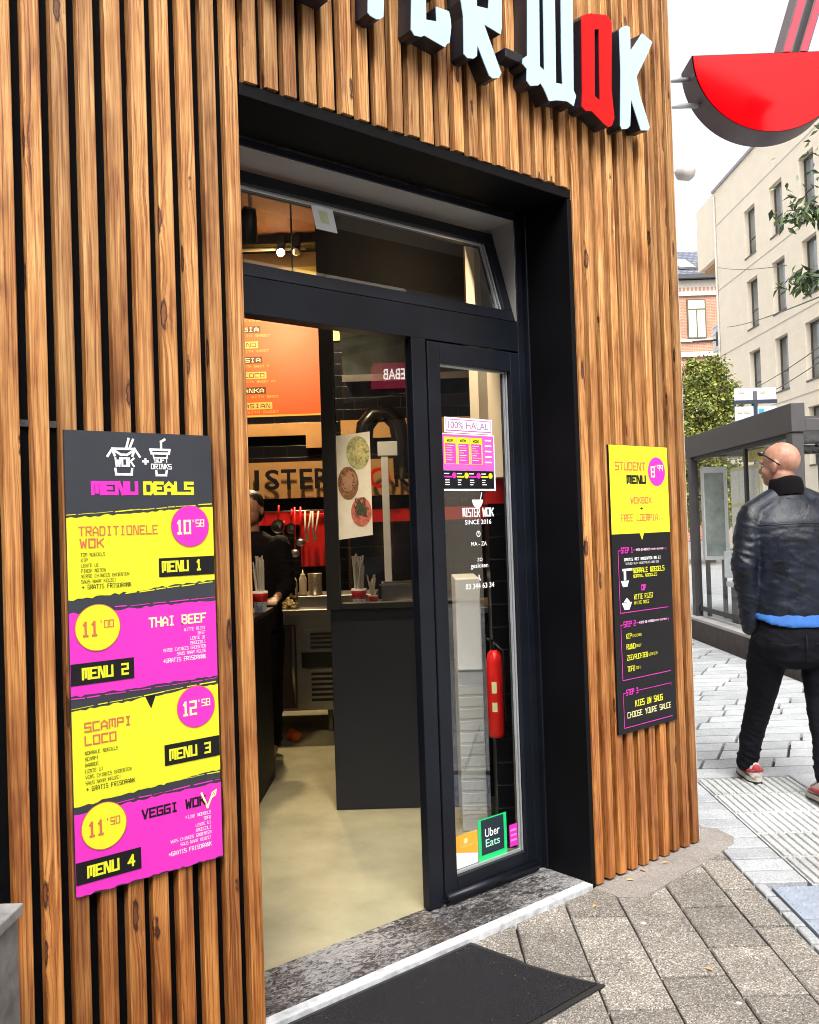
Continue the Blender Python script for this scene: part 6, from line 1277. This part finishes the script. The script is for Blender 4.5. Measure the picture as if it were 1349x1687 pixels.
shoe((0.022, -0.30, 0.02), R(-4), -0.10)
# sunglasses pushed up on the head
sg = MB(PW)
for sx in (-1, 1):
    c = Vector(H(sx*0.034, 0.078, 0.060))
    sg.ball(tuple(c), 0.025, 0.011, 0.014)
    sg.tube([H(sx*0.062, 0.072, 0.062), H(sx*0.080, 0.035, 0.042), H(sx*0.088, -0.02, 0.008), H(sx*0.084, -0.045, -0.012)], [0.005, 0.0045, 0.004, 0.003], 8)
sg.tube([H(-0.012, 0.094, 0.062), H(0.012, 0.094, 0.062)], 0.004, 6)
tag(sg.build('sunglasses', mat('black_plastic', (0.008, 0.008, 0.009), 0.15), person))

# ================================================================== WORKER behind the counter
WPX, WPT = -1.06, 5.95
PX, PT = WPX, WPT
PORG = ST(PX, PT, 0.02)
def PW(x, y, z): return ST(PX+x, PT+y, z+0.02)
wb = [loftq([(0, 0, 0.80, 0.15, 0.10), (0, 0, 0.95, 0.14, 0.1), (0, 0.0, 1.15, 0.14, 0.10), (0, 0.01, 1.35, 0.16, 0.1), (0, 0.0, 1.42, 0.08, 0.06)])]
hd_ = MB(lambda *a: Vector(a)); ell(hd_, (0, 0, 1.60), 0.072, 0.092, 0.088); ell(hd_, (0, -0.03, 1.535), 0.055, 0.062, 0.06); ell(hd_, (0, -0.098, 1.565), 0.012, 0.018, 0.02); ell(hd_, (0.074, 0, 1.57), 0.01, 0.02, 0.03); ell(hd_, (-0.074, 0, 1.57), 0.01, 0.02, 0.03)
wl = []
for sx in (-1, 1):
    wl += [limb([(sx*0.09, 0, 0.84), (sx*0.1, -0.01, 0.48), (sx*0.1, 0.0, 0.06)], [0.07, 0.05, 0.032]), limb([(sx*0.1, 0.0, 0.05), (sx*0.11, -0.16, 0.03)], [0.034, 0.026])]
    w_ = Vector((sx*0.19, -0.30, 1.02)); wl.append(limb([(sx*0.18, 0, 1.35), (sx*0.23, -0.05, 1.09), tuple(w_)], [0.045, 0.036, 0.026]))
    q = MB(lambda *a: Vector(a)); ell(q, tuple(w_+Vector((0, -0.06, 0))), 0.036, 0.05, 0.018)
    for k in range(4):
        b_ = w_+Vector((0.027-0.018*k, -0.10, 0)); q.tube([b_, b_+Vector((0, -0.04, -0.006)), b_+Vector((0, -0.068, -0.025))], [0.0095, 0.009, 0.0075], 8)
    q.tube([w_+Vector((-sx*0.03, -0.035, 0)), w_+Vector((-sx*0.055, -0.07, -0.01)), w_+Vector((-sx*0.06, -0.1, -0.015))], [0.012, 0.011, 0.009], 8); wl.append(q)
worker = fused([hd_, limb([(0, 0, 1.38), (0, 0, 1.54)], [0.055, 0.05])]+wb+wl, 'person', skin_mat(), None, 0.0075, 3)
tag(worker, 'dark-haired worker in black clothes behind the serving counter, half hidden by the slats', 'person')
hr = MB(lambda *a: Vector(a)); ell(hr, (0, 0.018, 1.625), 0.084, 0.095, 0.085); ell(hr, (0, 0.05, 1.57), 0.08, 0.06, 0.09)
fused([hr], 'hair', mat('black_hair', (0.004, 0.003, 0.003), 0.5, bmp=0.6, bscale=120), worker, 0.008, 2, lambda c: 0.004*noise.noise((c.x*40, c.y*40, c.z*12)))
ts_ = [loftq([(0, 0, 0.80, 0.19, 0.13), (0, 0, 1.0, 0.18, 0.125), (0, 0, 1.2, 0.19, 0.125), (0, 0, 1.34, 0.19, 0.11), (0, 0, 1.40, 0.14, 0.085), (0, 0, 1.44, 0.075, 0.065)], 24)]+[limb([(sx*0.18, 0, 1.35), (sx*0.23, -0.05, 1.09), (sx*0.205, -0.22, 1.035)], [0.066, 0.054, 0.042]) for sx in (-1, 1)]
fused(ts_, 'sweater', mat('black_sweater', (0.005, 0.004, 0.006), 0.85, bmp=0.3, bscale=200, spec=0.15), worker, 0.009, 3, wr_j)
fused([loftq([(0, 0, 0.66, 0.06, 0.08), (0, 0, 0.72, 0.17, 0.11), (0, 0, 0.86, 0.18, 0.12)])]+[limb([(sx*0.1, 0, 0.78), (sx*0.105, -0.01, 0.48), (sx*0.1, 0.0, 0.09)], [0.095, 0.07, 0.055]) for sx in (-1, 1)], 'trousers', JM, worker, 0.009, 3, wr_t)
